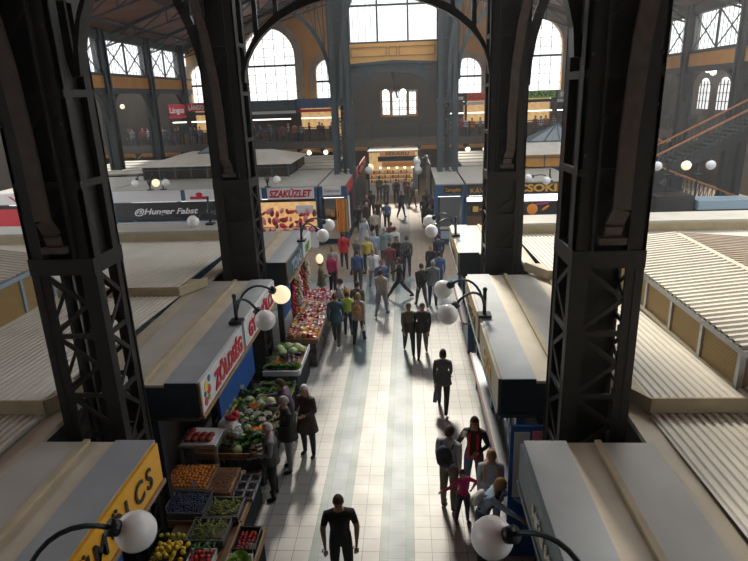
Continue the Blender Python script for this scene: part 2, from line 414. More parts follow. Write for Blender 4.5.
# added unseen roof blocking sky fill and shaping sunlight; wall behind the viewer
b = MB(); b.add([(-20.4,-8,12.1),(-4.4,-8,17.5),(-4.4,27,17.5),(-20.4,27,12.1),(-20.4,-8,12.3),(-4.4,-8,17.7),(-4.4,27,17.7),(-20.4,27,12.3)], [(0,3,2,1),(4,5,6,7),(0,1,5,4),(1,2,6,5),(2,3,7,6),(3,0,4,7)]); struct(b.build('ceiling', 'roof_wood'))
b = MB(); b.add([(3.4,-8,17.5),(18.4,-8,12.1),(18.4,12,12.1),(3.4,12,17.5),(3.4,-8,17.7),(18.4,-8,12.3),(18.4,12,12.3),(3.4,12,17.7)], [(0,3,2,1),(4,5,6,7),(0,1,5,4),(1,2,6,5),(2,3,7,6),(3,0,4,7)]); struct(b.build('ceiling', 'roof_wood'))
b = MB(); b.box(-4.4, 0.6, -8, 27.5, 17.5, 17.7); b.box(0.6, 3.4, -8, 14, 17.5, 17.7); b.box(-4.4, 3.4, 42, BW, 17.5, 17.7); struct(b.build('ceiling', 'roof_wood'))  # gaps between these unseen slabs shaped to place the sun patch
b = MB(); b.box(-32, 24, -8.3, -8, 0, 18); struct(b.build('wall_front', 'wall_dark'))

# ------------------------------------------------------------------ back gallery
def gallery():
    b = MB(); b.box(-27.3, 23.3, 50, BW-.4, 3.45, 3.75); struct(b.build('floor', 'gallery_slab'))
    b = MB(); b.box(-27.3, 23.3, 49.85, 50, 3.4, 4.0); struct(b.build('trim_100', 'gallery_slab'))
    x = -27.2; b = MB(); d = MB()
    while x < 23:
        pts = [(x, 3.42)]+[(x+1.0+.95*math.cos(PI-PI*k/8)*1.0, 2.75+.55*math.sin(PI*k/8)) for k in range(9)]+[(x+2.0, 3.42)]
        vs_ = [(p[0], 49.7, p[1]) for p in pts]+[(p[0], 49.9, p[1]) for p in pts]; n = len(pts)
        fs = [(i, i+1, n+i+1, n+i) for i in range(n-1)]+[(0, i, i+1) for i in range(1, n-1)]
        d.add([(p[0], 49.8, p[1]) for p in pts[1:-1]]+[(p[0], 49.8, min(3.4, p[1]+.16)) for p in pts[1:-1]], [(i, i+1, 9+i+1, 9+i) for i in range(8)])
        d.box(x+.25, x+1.75, 50.3, 50.4, 3.05, 3.42)
        b.box(x-.1, x+.1, 49.75, 50.2, 2.4, 3.45)
        x += 2.0
    struct(d.build('trim_101', 'vault')); struct(b.build('trim_102', 'iron_side'))
    r = empty('gallery_railing', (0, 49.9, 4.0))
    b = MB()
    for z in (.08, .95, 1.12): b.box(-27.2, 23.2, -.03, .03, z-.03, z+.03)
    b.build('rail', 'iron_hazy', r)
    b = MB(); k = -27.0
    while k < 23.2: b.box(k-.015, k+.015, -.015, .015, .05, 1.1); k += .16
    o = b.build('baluster', 'iron_hazy', r); o['kind'] = 'stuff'
    k = -27; 
    while k < 23.2: MB().box(k-.06, k+.06, -.06, .06, 0, 1.25).build('post', 'iron_side', r); k += 4
    tag(r, 'long dark iron railing along the far upper gallery', 'railing')
gallery()
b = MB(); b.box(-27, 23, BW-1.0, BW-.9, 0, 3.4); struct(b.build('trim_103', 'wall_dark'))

GK = [  # x0, x1, z0, z1, board material, text, ink, label
 (-21.2, -19.6, 6.45, 7.3, 'ink_red', 'Lángos', 'ink_white', 'small red gallery stall sign with white script at the left of the far gallery'),
 (-19.5, -17.6, 6.65, 7.35, 'ink_red', 'LÁNGOS', 'ink_white', 'small red gallery sign with white capitals next to the scripted red sign'),
 (-17.4, -9.8, 6.55, 7.35, 'teal_dark', '', 'ink_white', 'long grey blue gallery stall canopy under the tall left window'),
 (-9.7, -6.1, 6.6, 7.42, 'blue_paint', '', 'ink_white', 'blue gallery stall canopy beside the far left nave column'),
 (3.6, 4.95, 6.75, 7.42, 'black_board', 'mox', 'ink_white', 'black gallery sign with white letters beside the far right nave column'),
 (5.05, 6.9, 6.75, 7.42, 'sign_orange', 'BISTRO', 'ink_red', 'orange red gallery sign between the two right columns'),
 (7.0, 10.1, 6.75, 7.42, 'ink_grey', '', 'ink_white', 'plain grey gallery canopy hidden behind the second right column'),
 (10.2, 12.6, 6.8, 7.42, 'lime', 'KÁVÉ', 'teal_dark', 'lime green gallery sign below the tall right window'),
 (12.7, 15.2, 6.75, 7.42, 'ink_grey', 'BÜFÉ', 'ink_white', 'grey gallery sign right of the lime green one'),
]
mat('sign_orange', (0.80, 0.10, 0.03), .45, 0, .05)
mat('lime', (0.30, 0.62, 0.05), 0.45, 0, 0.05)
for i, (x0, x1, z0, z1, bm_, tx, ink, lab) in enumerate(GK):
    r = empty('gallery_stall', ((x0+x1)/2, 53, 3.75)); w = (x1-x0)/2
    s = MB().box(-w, w, -.1, .0, z0-3.75, z1-3.75).build('sign_board', bm_, r)
    if tx: text(tx, (z1-z0)*.8, (-w*.8, -.12, z0-3.75+.14), (1,0,0), (0,0,1), ink, s, bold=.01, width=1.6*w)
    MB().box(-w, w, -.05, 2.2, z1-3.75-.1, z1-3.75).build('stall_roof', 'teal_dark', r)
    MB().box(-w, w, 2.1, 2.2, 0, z1-3.75).build('back_panel', 'panel_glow' if i % 2 else 'wall_dark', r)
    MB().box(-w, w, -.12, -.06, z0-3.75-.33, z0-3.75-.08).build('lower_sign', ('ink_red', 'navy', 'white_board')[i % 3], r)
    MB().box(-w*.85, w*.85, .3, .45, 1.95, 2.05).build('light_tube', 'tube_lit', r)
    MB().box(-w, w, .1, .7, 0, 1.05).build('counter', 'wood', r)
    for sx in (-1, 1): MB().box(sx*w-.05, sx*w+.05, -.1, .05, 0, z1-3.75).build('post', 'iron_side', r)
    tag(r, lab, 'market stall')

# ------------------------------------------------------------------ iron lattice columns
def lattice_column(x, y, w, z_cap, z_top, label, m_main='iron_dark', m_strap='iron_strap', straps=(-1, 1), leg=0.2, dep=None, core=0):
    r = empty('lattice_column', (x, y, 0)); h = w/2; dp = (dep or w)/2; t = .05
    for sx in (-1, 1):
        for sy in (-1, 1):
            b = MB(); X0 = sx*h; Y0 = sy*dp
            b.box(X0, X0-sx*leg, Y0, Y0-sy*t, 0, z_cap); b.box(X0, X0-sx*t, Y0, Y0-sy*leg*.85, 0, z_cap)
            b.box(X0+sx*.012, X0-sx*(leg*.45), Y0+sy*.012, Y0-sy*.02, 0, z_cap)
            b.build('corner_post', m_main, r)
    fill = h-leg*.9; n = max(3, int(z_cap/.82)); step = z_cap/n
    for f in range(4):
        b = MB()
        for i in range(n):
            z0 = i*step; z1 = z0+step
            a, c = ((-fill, fill) if f < 2 else (-(dp-leg*.7), dp-leg*.7))
            def P(u, z): return (u, (-dp if f == 0 else dp)*.96, z) if f < 2 else ((-h if f == 2 else h)*.96, u, z)
            b.bar(P(a, z0+.06), P(c, z0+step*.52), .02, .06, up=(0, 1, 0) if f >= 2 else (1, 0, 0))
            b.bar(P(c, z0+step*.5), P(a, z1-.04), .02, .06, up=(0, 1, 0) if f >= 2 else (1, 0, 0))
            q0, q1 = P(a-.05, z0), P(c+.05, z0)
            b.bar(q0, q1, .03, .07)
            # gusset plates
            for u in (a, c):
                p = P(u, z0+.02); b.box(p[0]-.05, p[0]+.05, p[1]-.012, p[1]+.012, p[2]-.08, p[2]+.1) if f < 2 else b.box(p[0]-.012, p[0]+.012, p[1]-.05, p[1]+.05, p[2]-.08, p[2]+.1)
        b.build('lattice_bracing', m_main, r)
    MB().tube([(0, 0, 0), (0, 0, z_cap)], .11, 10).build('core_post', m_main, r)
    if core: MB().box(-core, core, -core, core, 0, z_cap).build('inner_casing', m_main, r)
    # capital ring and the heavier plated shaft above it
    b = MB(); b.box(-h-.012, h+.012, -dp-.03, dp+.03, z_cap-.02, z_cap+.2)
    b.build('collar', m_main, r)
    b = MB(); H = z_top; e = .008
    for sx in (-1, 1):
        for sy in (-1, 1):
            b.box(sx*(h+e), sx*(h-leg), sy*(dp+e), sy*(dp-.04), z_cap+.2, H); b.box(sx*(h+e), sx*(h-.04), sy*(dp+e), sy*(dp-leg), z_cap+.2, H)
            b.box(sx*(h-leg), sx*(h-leg-.03), sy*(dp+.06), sy*(dp-.1), z_cap+.2, H)
    b.box(-h+.1, h-.1, -dp*.55, dp*.55, z_cap+.2, H)
    b.build('plated_shaft', m_main, r)
    b = MB(); z = z_cap+1.1
    while z < H:
        for s in (-1, 1):
            b.box(-h, h, s*(dp+.012), s*(dp-.03), z, z+.09); b.box(s*(h+.012), s*(h-.03), -dp, dp, z, z+.09)
            b.bar((-h*.6, s*dp*.97, z-.6), (h*.6, s*dp*.97, z), .02, .06, up=(1,0,0))
        z += 1.1
    b.build('batten', m_main, r)
    # curved flat straps which run down the faces to a small bracket over the collar
    for s in straps:
        b = MB(); sw = .2; xs = -.02*s+s*.06
        path = [(xs-s*.04, z_cap+.38), (xs-s*.04, z_cap+.52), (xs+s*.03, z_cap+.72), (xs+s*.03, z_cap+1.6), (xs+s*.08, z_cap+2.6), (xs+s*.2, z_cap+3.6), (xs+s*.42, z_cap+4.6), (xs+s*.8, z_cap+5.6)]
        for k in range(len(path)-1):
            (xa, za), (xb, zb) = path[k], path[k+1]
            ya = -dp-.10 if k > 1 else -dp-.06
            b.bar((xa, ya, za), (xb, -dp-.10, zb), sw, .05, up=(0, 1, 0))
        b.build('strap', m_strap, r)
        MB().box(xs-s*.04-.16, xs-s*.04+.16, -dp-.13, -dp, z_cap+.3, z_cap+.38).build('strap_bracket', m_strap, r)
        if m_main != 'iron_dark': break
    b = MB()
    for k in range(10):
        z = z_cap+.8+k*.55
        if z > H: break
        for sx in (-1, 1): b.ball((sx*(h-.06), -dp-.045, z), .018, 6, 4)
    o = b.build('rivet', m_main, r); o['kind'] = 'stuff'
    return tag(r, label, 'column')
lattice_column(-4.55, 7.50, .86, 5.40, 11.5, 'tall black lattice column at the left, nearest the camera, beside the yellow sign stall', straps=(-1,), dep=.74)
lattice_column(2.42, 7.48, .86, 5.40, 11.5, 'tall black lattice column at the right, nearest the camera, behind the grey roof', straps=(1,), core=.22)
lattice_column(-4.42, 14.85, .90, 5.40, 12, 'second black lattice column on the left side of the aisle', straps=(-1,), core=.33)
lattice_column(2.40, 15.15, .90, 5.40, 12, 'second black lattice column on the right side of the aisle', straps=(1,), core=.33)
lattice_column(-3.75, 34.9, 1.15, 7.0, 16, 'far blue grey lattice column left of the end window', 'iron_hazy', 'iron_hazy', (1,), .28)
lattice_column(2.25, 34.9, 1.15, 7.0, 16, 'far blue grey lattice column right of the end window', 'iron_hazy', 'iron_hazy', (1,), .28)

# ------------------------------------------------------------------ pierced arch trusses
def pierced_arch(name, xc, half, zs, rise, top, y, label, m='iron_dark', depth=.3, n=22):
    out = [(-half-.32, zs-.35), (-half, zs-.35)]
    inner = [(-half*math.cos(PI*k/n), zs+rise*math.sin(PI*k/n)) for k in range(n+1)]
    outer = [(half+.32, top), (-half-.32, top)]
    poly = [(-half-.12, zs-.02)]+inner+[(half+.12, zs-.02), (half+.3, zs+.8), (half+.3, top), (-half-.3, top), (-half-.3, zs+.8)]
    hs = []
    def zi(x): 
        u = max(-1, min(1, x/half)); return zs+rise*math.sqrt(1-u*u)
    t = .17; xs = [-half-.12, -half*.87, -half*.70, -half*.48, -half*.2, half*.2, half*.48, half*.70, half*.87, half+.12]
    for a, c in zip(xs[:-1], xs[1:]):
        a1, c1 = a+.055, c-.055
        za, zc = zi(a1)+t*1.1, zi(c1)+t*1.1
        if abs(a1) > half: za = zs+.25
        if abs(c1) > half: zc = zs+.25
        hs.append([(a1, za), ((a1+c1)/2, max(zi((a1+c1)/2)+t*1.0, min(za, zc)+.1)), (c1, zc), (c1, top-.2), ((a1+c1)/2, top-.12), (a1, top-.2)])
    r = empty(name, (xc, y, 0))
    plate('pierced_web', poly, hs, .05, m, r, (0, 0, 0), (1,0,0), (0,0,1))
    b = MB()
    for k in range(n):
        (xa, za), (xb, zb) = inner[k], inner[k+1]; b.bar((xa, 0, za), (xb, 0, zb), .22, .06, up=(0,0,1) if abs(xb-xa) > abs(zb-za) else (1,0,0))
    b.build('rib_flange', m, r)
    b = MB(); b.box(-half-.3, half+.3, -.11, .11, top, top+.08); b.build('top_chord', m, r)
    return tag(r, label, 'arch')
mat('iron_arch', (0.035, 0.035, 0.032), 0.3, 0.6, 0.2, 6)
pierced_arch('arch_truss', -1.0, 2.95, 7.9, 1.86, 11.3, 14.85, 'pierced iron arch over the aisle between the second pair of columns', 'iron_arch')
pierced_arch('arch_truss', -1.03, 3.0, 7.85, 2.3, 12.3, 7.5, 'pierced iron arch over the aisle between the nearest pair of columns', 'iron_arch')
def quarter_rib(x, y, s, z0, label, m='iron_arch', R=3.4, H=4.2):
    r = empty('arch_truss', (x, y, 0)); b = MB(); n = 12; P = []; Q = []
    for k in range(n+1):
        a = PI/2*k/n; P.append((s*R*(1-math.cos(a)), 0, z0+H*math.sin(a))); Q.append((s*(R*(1-math.cos(a))-.0), 0, z0+H*math.sin(a)+.55+.3*math.sin(a)))
    for k in range(n): b.bar(P[k], P[k+1], .22, .12, up=(0,1,0))
    b.build('rib_flange', m, r)
    b = MB()
    for k in range(3, n, 2): b.bar(P[k], (P[k][0], 0, z0+H+.8), .06, .06)
    for k in range(3, n-2, 2): b.bar(P[k], (P[k+2][0], 0, z0+H+.8), .05, .05)
    b.bar((0,0,z0+H+.8), (s*(R+3),0,z0+H+.8), .2, .15); b.build('truss_web', m, r)
    return tag(r, label, 'arch')
quarter_rib(-4.87, 14.85, -1, 7.6, 'curved iron rib springing to the left from the second left column')
quarter_rib(2.85, 15.15, 1, 7.6, 'curved iron rib springing to the right from the second right column')
quarter_rib(-4.95, 7.53, -1, 9.3, 'curved iron rib springing to the left from the nearest left column')
quarter_rib(2.90, 7.5, 1, 9.3, 'curved iron rib springing to the right from the nearest right column')
quarter_rib(-4.33, 34.9, -1, 8.2, 'curved iron rib left of the far left nave column', 'iron_hazy')
quarter_rib(2.83, 34.9, 1, 8.2, 'curved iron rib right of the far right nave column', 'iron_hazy')
# end bay: flat arch, ochre panel, tall window above
r = empty('end_bay_arch', (-.78, 34.9, 0)); hw = 2.5
plate('spandrel_panel', [(-hw, 7.6), (-hw+.35, 7.7)]+[(-hw+.35+4.3*k/10, 7.7+1.05*math.sin(PI*k/10)**.5) for k in range(1, 10)]+[(hw-.35, 7.7), (hw, 7.6), (hw, 9.2), (0, 9.34), (-hw, 9.2)],
      [[(-hw+.15, 8.1), (-hw+.15, 8.75), (-hw+.75, 8.75)], [(hw-.15, 8.1), (hw-.75, 8.75), (hw-.15, 8.75)]], .12, 'iron_hazy', r, (0, 0, 0), (1,0,0), (0,0,1))
b = MB(); b.bar((-hw, -.12, 9.1), (0, -.12, 9.24), .12, .12); b.bar((0, -.12, 9.24), (hw, -.12, 9.1), .12, .12); b.build('tie_beam', 'iron_hazy', r)
plate('ochre_panel', [(-hw, 9.1), (0, 9.25), (hw, 9.1), (hw, 10.25), (-hw, 10.25)], [], .2, 'wall_panel', r, (0, .15, 0), (1,0,0), (0,0,1))
for (a, c) in ((-2.35, -.35), (-.22, .22), (.35, 2.35)):
    b = MB()
    b.box(a, c, .0, .05, 9.55, 9.59); b.box(a, c, .0, .05, 10.02, 10.06); b.box(a, a+.04, .0, .05, 9.55, 10.06); b.box(c-.04, c, .0, .05, 9.55, 10.06)
    b.build('panel_moulding', 'wood_pale', r)
tag(r, 'ochre panel over a flat grey arch between the far nave columns', 'arch')
w = struct(empty('window_8', (-.78, 35.1, 10.3)))
MB().box(-hw, hw, -.01, .01, 0, 5.5).build('pane', 'pane', w)
b = MB()
for x in (-hw, -.85, .85, hw): b.box(x-.05, x+.05, -.06, .06, 0, 5.5)
for x in (-2.2, -1.9, -1.5, -1.2): b.box(x-.01, x+.01, -.03, .03, 0, 5.5)
for z in (0, 1.9, 3.8): b.box(-hw, hw, -.05, .05, z-.05, z+.05)
b.build('window_frame', 'iron_hazy', w)
b = MB()                                   # hanging light pole in the end bay
b.tube([(-.95, 34.9, 9.0), (-.6, 36.5, 7.3)], .05, 6)
tag(b.build('hanger_pole', 'iron_hazy'), 'slanting grey pole hanging below the flat end arch', 'pole')


# ------------------------------------------------------------------ market stalls: roofs, fascias, signs
ZT = 3.15
def corrugated(x0, x1, y0, y1, z0, z1, pitch=.115, amp=.028, along='y'):
    """sheet whose ribs run along y (z0 at y0, z1 at y1) or along x (z0 at x0, z1 at x1)"""
    b = MB(); prof = [(0, 0), (.32, 0), (.45, 1), (.87, 1)]
    a0, a1 = (x0, x1) if along == 'y' else (y0, y1); P = []
    u = a0
    while u < a1:
        for (k, h) in prof:
            if u+k*pitch <= a1: P.append((u+k*pitch, h*amp))
        u += pitch
    n = len(P); v = []
    for e in (0, 1):
        for (u, h) in P:
            v.append((u, (y0, y1)[e], (z0, z1)[e]+h) if along == 'y' else ((x0, x1)[e], u, (z0, z1)[e]+h))
    fs = [(i, i+1, n+i+1, n+i) if along == 'y' else (i, n+i, n+i+1, i+1) for i in range(n-1)]
    return b.add(v, fs)

def stall_block(sgn, xo, y0, y1, label, boards, endcap='navy', inner=None, front_back=True):
    """sgn -1: left of the aisle (front faces +X); xo: x of the fascia front"""
    r = empty('market_stall', (xo, (y0+y1)/2, 0)); ox, oy = xo, (y0+y1)/2
    def X(d): return d*sgn                       # distance behind the fascia front -> local x
    h = (y1-y0)/2; fw = .56
    b = MB(); b.box(X(.02), X(fw), -h, h, ZT-.60, ZT); b.build('fascia_box', 'fascia_top', r)
    b = MB(); b.box(X(0.02), X(fw), -h-.012, -h, ZT-.62, ZT-.01); b.box(X(0.02), X(fw), h, h+.012, ZT-.62, ZT-.01)
    b.box(X(fw), X(fw+.42), -h-.005, h+.005, ZT-.66, ZT-.06); b.build('end_panel', endcap, r)
    b = MB(); b.box(X(fw-.005), X(fw+.40), -h-.006, h+.006, ZT-.08, ZT-.035)
    b.build('flashing', 'cream', r)
    b = MB(); b.box(X(fw+.36), X(fw+.44), -h+.03, h, ZT-.04, ZT+.015); b.build('roof_ridge', 'cream_edge', r)
    b = MB(); b.box(X(fw+.40), X(1.66), -h, h, ZT-.09, ZT-.03); b.build('roof_sheet', 'sheet', r)
    # sign boards on the aisle face
    for (a, c, m, txt, ink, kw) in boards:
        a -= oy; c -= oy
        s = MB().box(X(-.03), X(.02), a, c, ZT-.58, ZT-.02).build('sign_board', m, r)
        if txt:
            ex = (0, 1, 0) if sgn < 0 else (0, -1, 0); size = kw.get('size', .5); L = kw.get('w', (c-a)*.8); off = kw.get('off', (c-a-L)/2)
            org = (X(-.045), (a+off) if sgn < 0 else (c-off), ZT-.48+kw.get('dz', 0))
            text(txt, size, org, ex, (0,0,1), ink, s, bold=kw.get('bold', .012), width=L, shear=kw.get('shear', 0), space=kw.get('space', 1.0))
        if kw.get('fruit'):
            for (dy, dz, rr, mm) in ((.16, -.44, .075, 'fruit_red'), (.33, -.30, .085, 'fruit_red'), (.22, -.20, .09, 'fruit_yellow'), (.38, -.12, .06, 'leaf'), (.14, -.30, .05, 'leaf'), (.30, -.43, .05, 'fruit_green')):
                v = []; n = 12
                for e in (-.032, -.040):
                    for k in range(n): v.append((X(e), a+dy+rr*math.cos(2*PI*k/n), ZT+dz+rr*math.sin(2*PI*k/n)))
                MB().add(v, [tuple(range(n)), tuple(range(n, 2*n))[::-1]]+[(k, (k+1) % n, n+(k+1) % n, n+k) for k in range(n)]).build('fruit_picture', mm, s)
    b = MB(); b.box(X(-.05), X(.05), -h, h, ZT-.66, ZT-.60); b.box(X(-.03), X(.0), -h-.01, -h+.04, ZT-.62, ZT); b.build('lower_trim', 'teal_dark' if sgn > 0 else 'wood_pale', r)
    MB().box(X(.05), X(1.6), -h, h, ZT-.70, ZT-.64).build('soffit', 'wall_dark', r)
    # posts and inner walls
    k = 0; yy = -h+.1
    while yy <= h:
        f_ = .28 if sgn > 0 else (.78 if oy < 15 else .22)
        MB().box(X(f_), X(f_+.14), yy-.07, yy+.07, 0, ZT-.66).build('post', 'navy' if sgn < 0 else 'blue_paint', r); yy += (2*h-.2)/2
    MB().box(X(1.55), X(1.65), -h, h, 0, ZT-.66).build('back_wall', 'wall_dark', r)
    if inner: inner(r, X, h)
    return tag(r, label, 'market stall')
mat('fruit_red', (0.6, 0.03, 0.03), .4, 0, .1); mat('fruit_yellow', (0.85, 0.6, 0.03), .4, 0, .1); mat('leaf', (0.03, 0.14, 0.20), .5, 0, .2); mat('fruit_green', (0.18, 0.42, 0.06), .5, 0, .2)

mat('c_rust', (.20,.07,.05), .5, 0, .2)
def left_inner(r, X, h):
    MB().box(X(.62), X(.68), -h*.1, h*.9, .7, 2.1).build('inner_panel', 'blue_bright', r)
def right_inner(r, X, h):
    # front of the stall: skirting, glazed counter and posters towards the aisle
    MB().box(X(.36), X(.46), -h, h, 0, .85).build('counter_front', 'blue_paint', r)
    MB().box(X(.16), X(.44), -h, h, .95, 1.0).build('counter_top', 'blue_bright' if r.location[1] < 5 else 'steel', r)
    MB().box(X(.12), X(.16), -h, h, .93, 1.02).build('counter_edge', 'c_rust', r)
    MB().box(X(.30), X(.36), -h, h, .0, .93).build('counter_panel', 'blue_paint', r)
    n = max(2, int(2*h/1.1))
    for i in range(n):
        y0 = -h+.1+i*(2*h-.2)/n; y1 = y0+(2*h-.2)/n-.12
        f = MB().box(X(.38), X(.42), y0, y1, .95, 2.35).build('display_window', 'pane_dim', r)
        b = MB()
        for y in (y0, y1): b.box(X(.36), X(.44), y-.03, y+.03, .92, 2.45)
        for z in (.95, 1.6, 2.38): b.box(X(.36), X(.44), y0, y1, z-.02, z+.02)
        b.build('window_bar', 'blue_paint', f)
        b = MB()
        for q in range(5): b.box(X(.50), X(.58), y0+.05+q*(y1-y0-.1)/5, y0+.02+(q+.8)*(y1-y0-.1)/5, 1.0+.1*(q % 3), 1.45+.22*(q % 2), ('ink_pale', 'white_board', 'ink_grey', 'cream', 'blue_bright')[(q+i) % 5])
        b.build('hanging_goods', None, f)

L1 = stall_block(-1, -3.47, 1.2, 6.72, 'market stall at lower left with an orange yellow sign and black letters',
  [(1.25, 6.68, 'yellow_board', 'GYÜMÖLCS', 'ink_black', dict(size=.40, w=2.42, off=2.70, bold=.006, dz=.04, space=1.35))], inner=left_inner)
L2 = stall_block(-1, -3.47, 8.36, 13.95, 'left market stall with white boards lettered red, the first with painted fruit',
  [(8.40, 10.88, 'white_board', 'ZÖLDSÉG', 'ink_red', dict(size=.44, w=1.75, off=.62, bold=.018, shear=.0, fruit=True)),
   (11.06, 13.90, 'white_board', 'GYÜMÖLCS', 'ink_red', dict(size=.44, w=2.3, bold=.018))], inner=left_inner)
L3 = stall_block(-1, -3.45, 15.5, 19.6, 'left market stall with a dark TOJÁS board beside the crossing aisle',
  [(15.55, 17.9, 'teal_dark', 'TOJÁS', 'ink_pale', dict(size=.46, w=1.6, off=.5, bold=.02)),
   (18.05, 19.55, 'fasc_green', 'SAJT', 'ink_pale', dict(size=.34, w=.8, bold=.01))] if False else
  [(15.55, 17.9, 'teal_dark', 'TOJÁS', 'ink_pale', dict(size=.46, w=1.6, off=.5, bold=.02)),
   (18.05, 19.55, 'white_board', 'SAJT', 'fruit_green', dict(size=.34, w=.8, bold=.01))], inner=left_inner)
R1 = stall_block(1, 1.42, 1.2, 6.72, 'grey roofed market stall at lower right with a dark board of gold letters',
  [(1.25, 6.68, 'teal_dark', 'HÚS HENTESÁRU CSEMEGE', 'cream', dict(size=.2, w=3.6, dz=.10))], inner=right_inner)
R2 = stall_block(1, 1.40, 8.45, 14.1, 'right market stall with a plain cream fascia behind the nearest right column',
  [(8.5, 10.9, 'cream_board', 'HÚS', 'ink_gold', dict(size=.36, w=.9)), (11.3, 14.0, 'cream_board', 'CSEMEGE', 'wood', dict(size=.36, w=1.9))], inner=right_inner)
R3 = stall_block(1, 1.40, 16.2, 19.9, 'right market stall next to the crossing aisle, pale roof and dark end',
  [(16.25, 19.85, 'cream_board', 'HENTES', 'wood', dict(size=.36, w=1.9))], inner=right_inner)

# blue wall panel and the posts that close the gaps beside the columns
def roof_field(sgn, x_in, x_out, bays, ridge_label, cop_y, lab):
    r = empty('corrugated_roof', (0, 0, 0))
    for (ya, yb, za, zb) in bays:
        x0, x1 = sorted((sgn*abs(x_in), sgn*abs(x_out)))
        corrugated(x0, x1, ya, yb, za, zb).build('roof_panel', 'corrugated', r)
        # raised near edge of the panel with a chamfered corner towards the aisle
        if ya > 5:
            b = MB(); b.box(x0 if sgn < 0 else x0+.0, x1, ya-.03, ya, za-.19, za+.035)
            xi = sgn*abs(x_in)
            b.bar((xi, ya-.015, za-.08), (xi-sgn*.42, ya+.75, za-.08), .03, .22)
            b.add([(xi, ya, za), (xi-sgn*.42, ya+.75, za-.01), (xi, ya+.75, za-.01), (xi, ya, za-.03), (xi-sgn*.42, ya+.75, za-.04), (xi, ya+.75, za-.04)],
                  [(0,1,2), (3,5,4), (0,3,4,1), (1,4,5,2), (2,5,3,0)])
            b.build('roof_upstand', 'cream_edge', r)
    x0, x1 = sorted((sgn*(abs(x_in)-.28), sgn*(abs(x_in)+.02)))
    b = MB(); b.box(x0, x1, 1.2, cop_y, 3.02, 3.10); b.build('roof_gutter', 'cream', r)
    x0, x1 = sorted((sgn*(abs(x_in)-.3), sgn*abs(x_out)))
    b = MB(); b.box(x0, x1, cop_y, cop_y+.06, 3.0, 3.42); b.build('roof_upstand', 'cream_edge', r)
    b = MB(); b.box(x0, x1, cop_y-.06, cop_y+1.25, 3.42, 3.5); b.build('coping', 'sheet', r)
    MB().box(x0, x1, cop_y+1.15, cop_y+1.25, 0, 3.42).build('rear_wall', 'blue_paint', r)
    MB().box(sgn*(abs(x_in)-.2), sgn*(abs(x_in)-.14), 1.2, cop_y, 0, 3.02).build('side_wall', 'black_board', r)  # blackened so the gap beside the column reads as shade
    return tag(r, lab, 'roof')
roof_field(-1, 5.42, 19.4, [(1.0, 7.4, 3.30, 3.12), (7.4, 12.75, 3.35, 3.13), (12.75, 18.35, 3.34, 3.13)], '', 18.35, 'broad ribbed cream roof behind the left row of stalls')
roof_field(1, 3.30, 17.4, [(1.0, 7.42, 3.30, 3.12), (7.42, 13.6, 3.35, 3.13), (13.6, 18.35, 3.34, 3.13)], '', 18.35, 'broad ribbed cream roof behind the right row of stalls')

# roof lanterns rising from the ribbed roofs
def lantern(sgn, xw, y0, y1, zb, ze, xr, zr, x2, z2, posts, lab, slope2=True, frame='steel'):
    r = empty('roof_lantern', (xw, y0, zb))
    def L(p): return (p[0]-xw, p[1]-y0, p[2]-zb)
    n = posts
    for i in range(n):
        ya = y0+(y1-y0)*i/n; yb = y0+(y1-y0)*(i+1)/n
        MB().box(0, .015*sgn, ya-y0+.03, yb-y0-.03, .06, ze-zb-.05).build('mesh_panel', 'brown_mesh', r)
    for i in range(n+1):
        ya = (y1-y0)*i/n; MB().box(-.04, .04, ya-.04, ya+.04, 0, ze-zb).build('post', frame, r)
    b = MB(); b.box(-.05, .05, -.04, y1-y0, 0, .06); b.build('sill', 'cream', r)
    b = MB(); b.box(-.10*sgn-.05, -.10*sgn+.05, -.3, y1-y0+.1, ze-zb-.06, ze-zb+.04); b.build('gutter', frame, r)
    xe = xw-.16*sgn
    # ribs run from the eave to the ridge
    def slope(xa, za, xb, zb2, m, nm, cut=None):
        b = MB(); pitch = .165; u = y0-.3; P = []
        while u < y1+.1:
            for (k, hgt) in ((0, 0), (.40, 0), (.5, .055), (.90, .055)):
                P.append((u+k*pitch, hgt))
            u += pitch
        v = [L((xa, y, za+q)) for y, q in P]+[L((xb, (y if cut is None else min(y, cut)), zb2+q)) for y, q in P]; k = len(P)
        b.add(v, [(i, i+1, k+i+1, k+i) for i in range(k-1)]); b.build(nm, m, r)
    slope(xe, ze+.03, xr, zr, 'corrugated', 'roof_slope')
    slope(xr, zr, x2, z2, 'corrugated_shaded', 'roof_slope', None)
    b = MB(); a = L((xr, y0-.3, zr+.03)); c = L((xr, y1+.1, zr+.03)); b.bar(a, c, .12, .05); b.build('ridge_cap', 'cream', r)
    for yy in (y0, y1):
        b = MB(); v = [L(p) for p in ((xw, yy, zb), (x2, yy, zb), (x2, yy, z2-.04), (xr, yy, zr-.04), (xw, yy, ze-.02))]
        v += [(p[0], p[1]+.02, p[2]) for p in v]
        b.add(v, [(0,1,2,3,4), (9,8,7,6,5)]); b.build('gable_panel', 'brown_mesh' if yy == y1 else 'wood', r)
    MB().box(.2*sgn, (x2-xw), .3, (y1-y0)-.3, -.0, .04).build('attic_floor', 'wood', r)
    return tag(r, lab, 'roof lantern')
lantern(1, 4.62, 7.75, 13.3, 3.28, 4.02, 6.1, 4.22, 11.5, 3.75, 5, 'raised roof lantern on the right with brown mesh panels and a striped ribbed slope')
lantern(-1, -8.3, 8.2, 12.5, 3.22, 4.12, -11.0, 4.55, -14.5, 4.0, 4, 'raised roof lantern on the left edge with brown mesh panels and blue frame', frame='ink_pale')
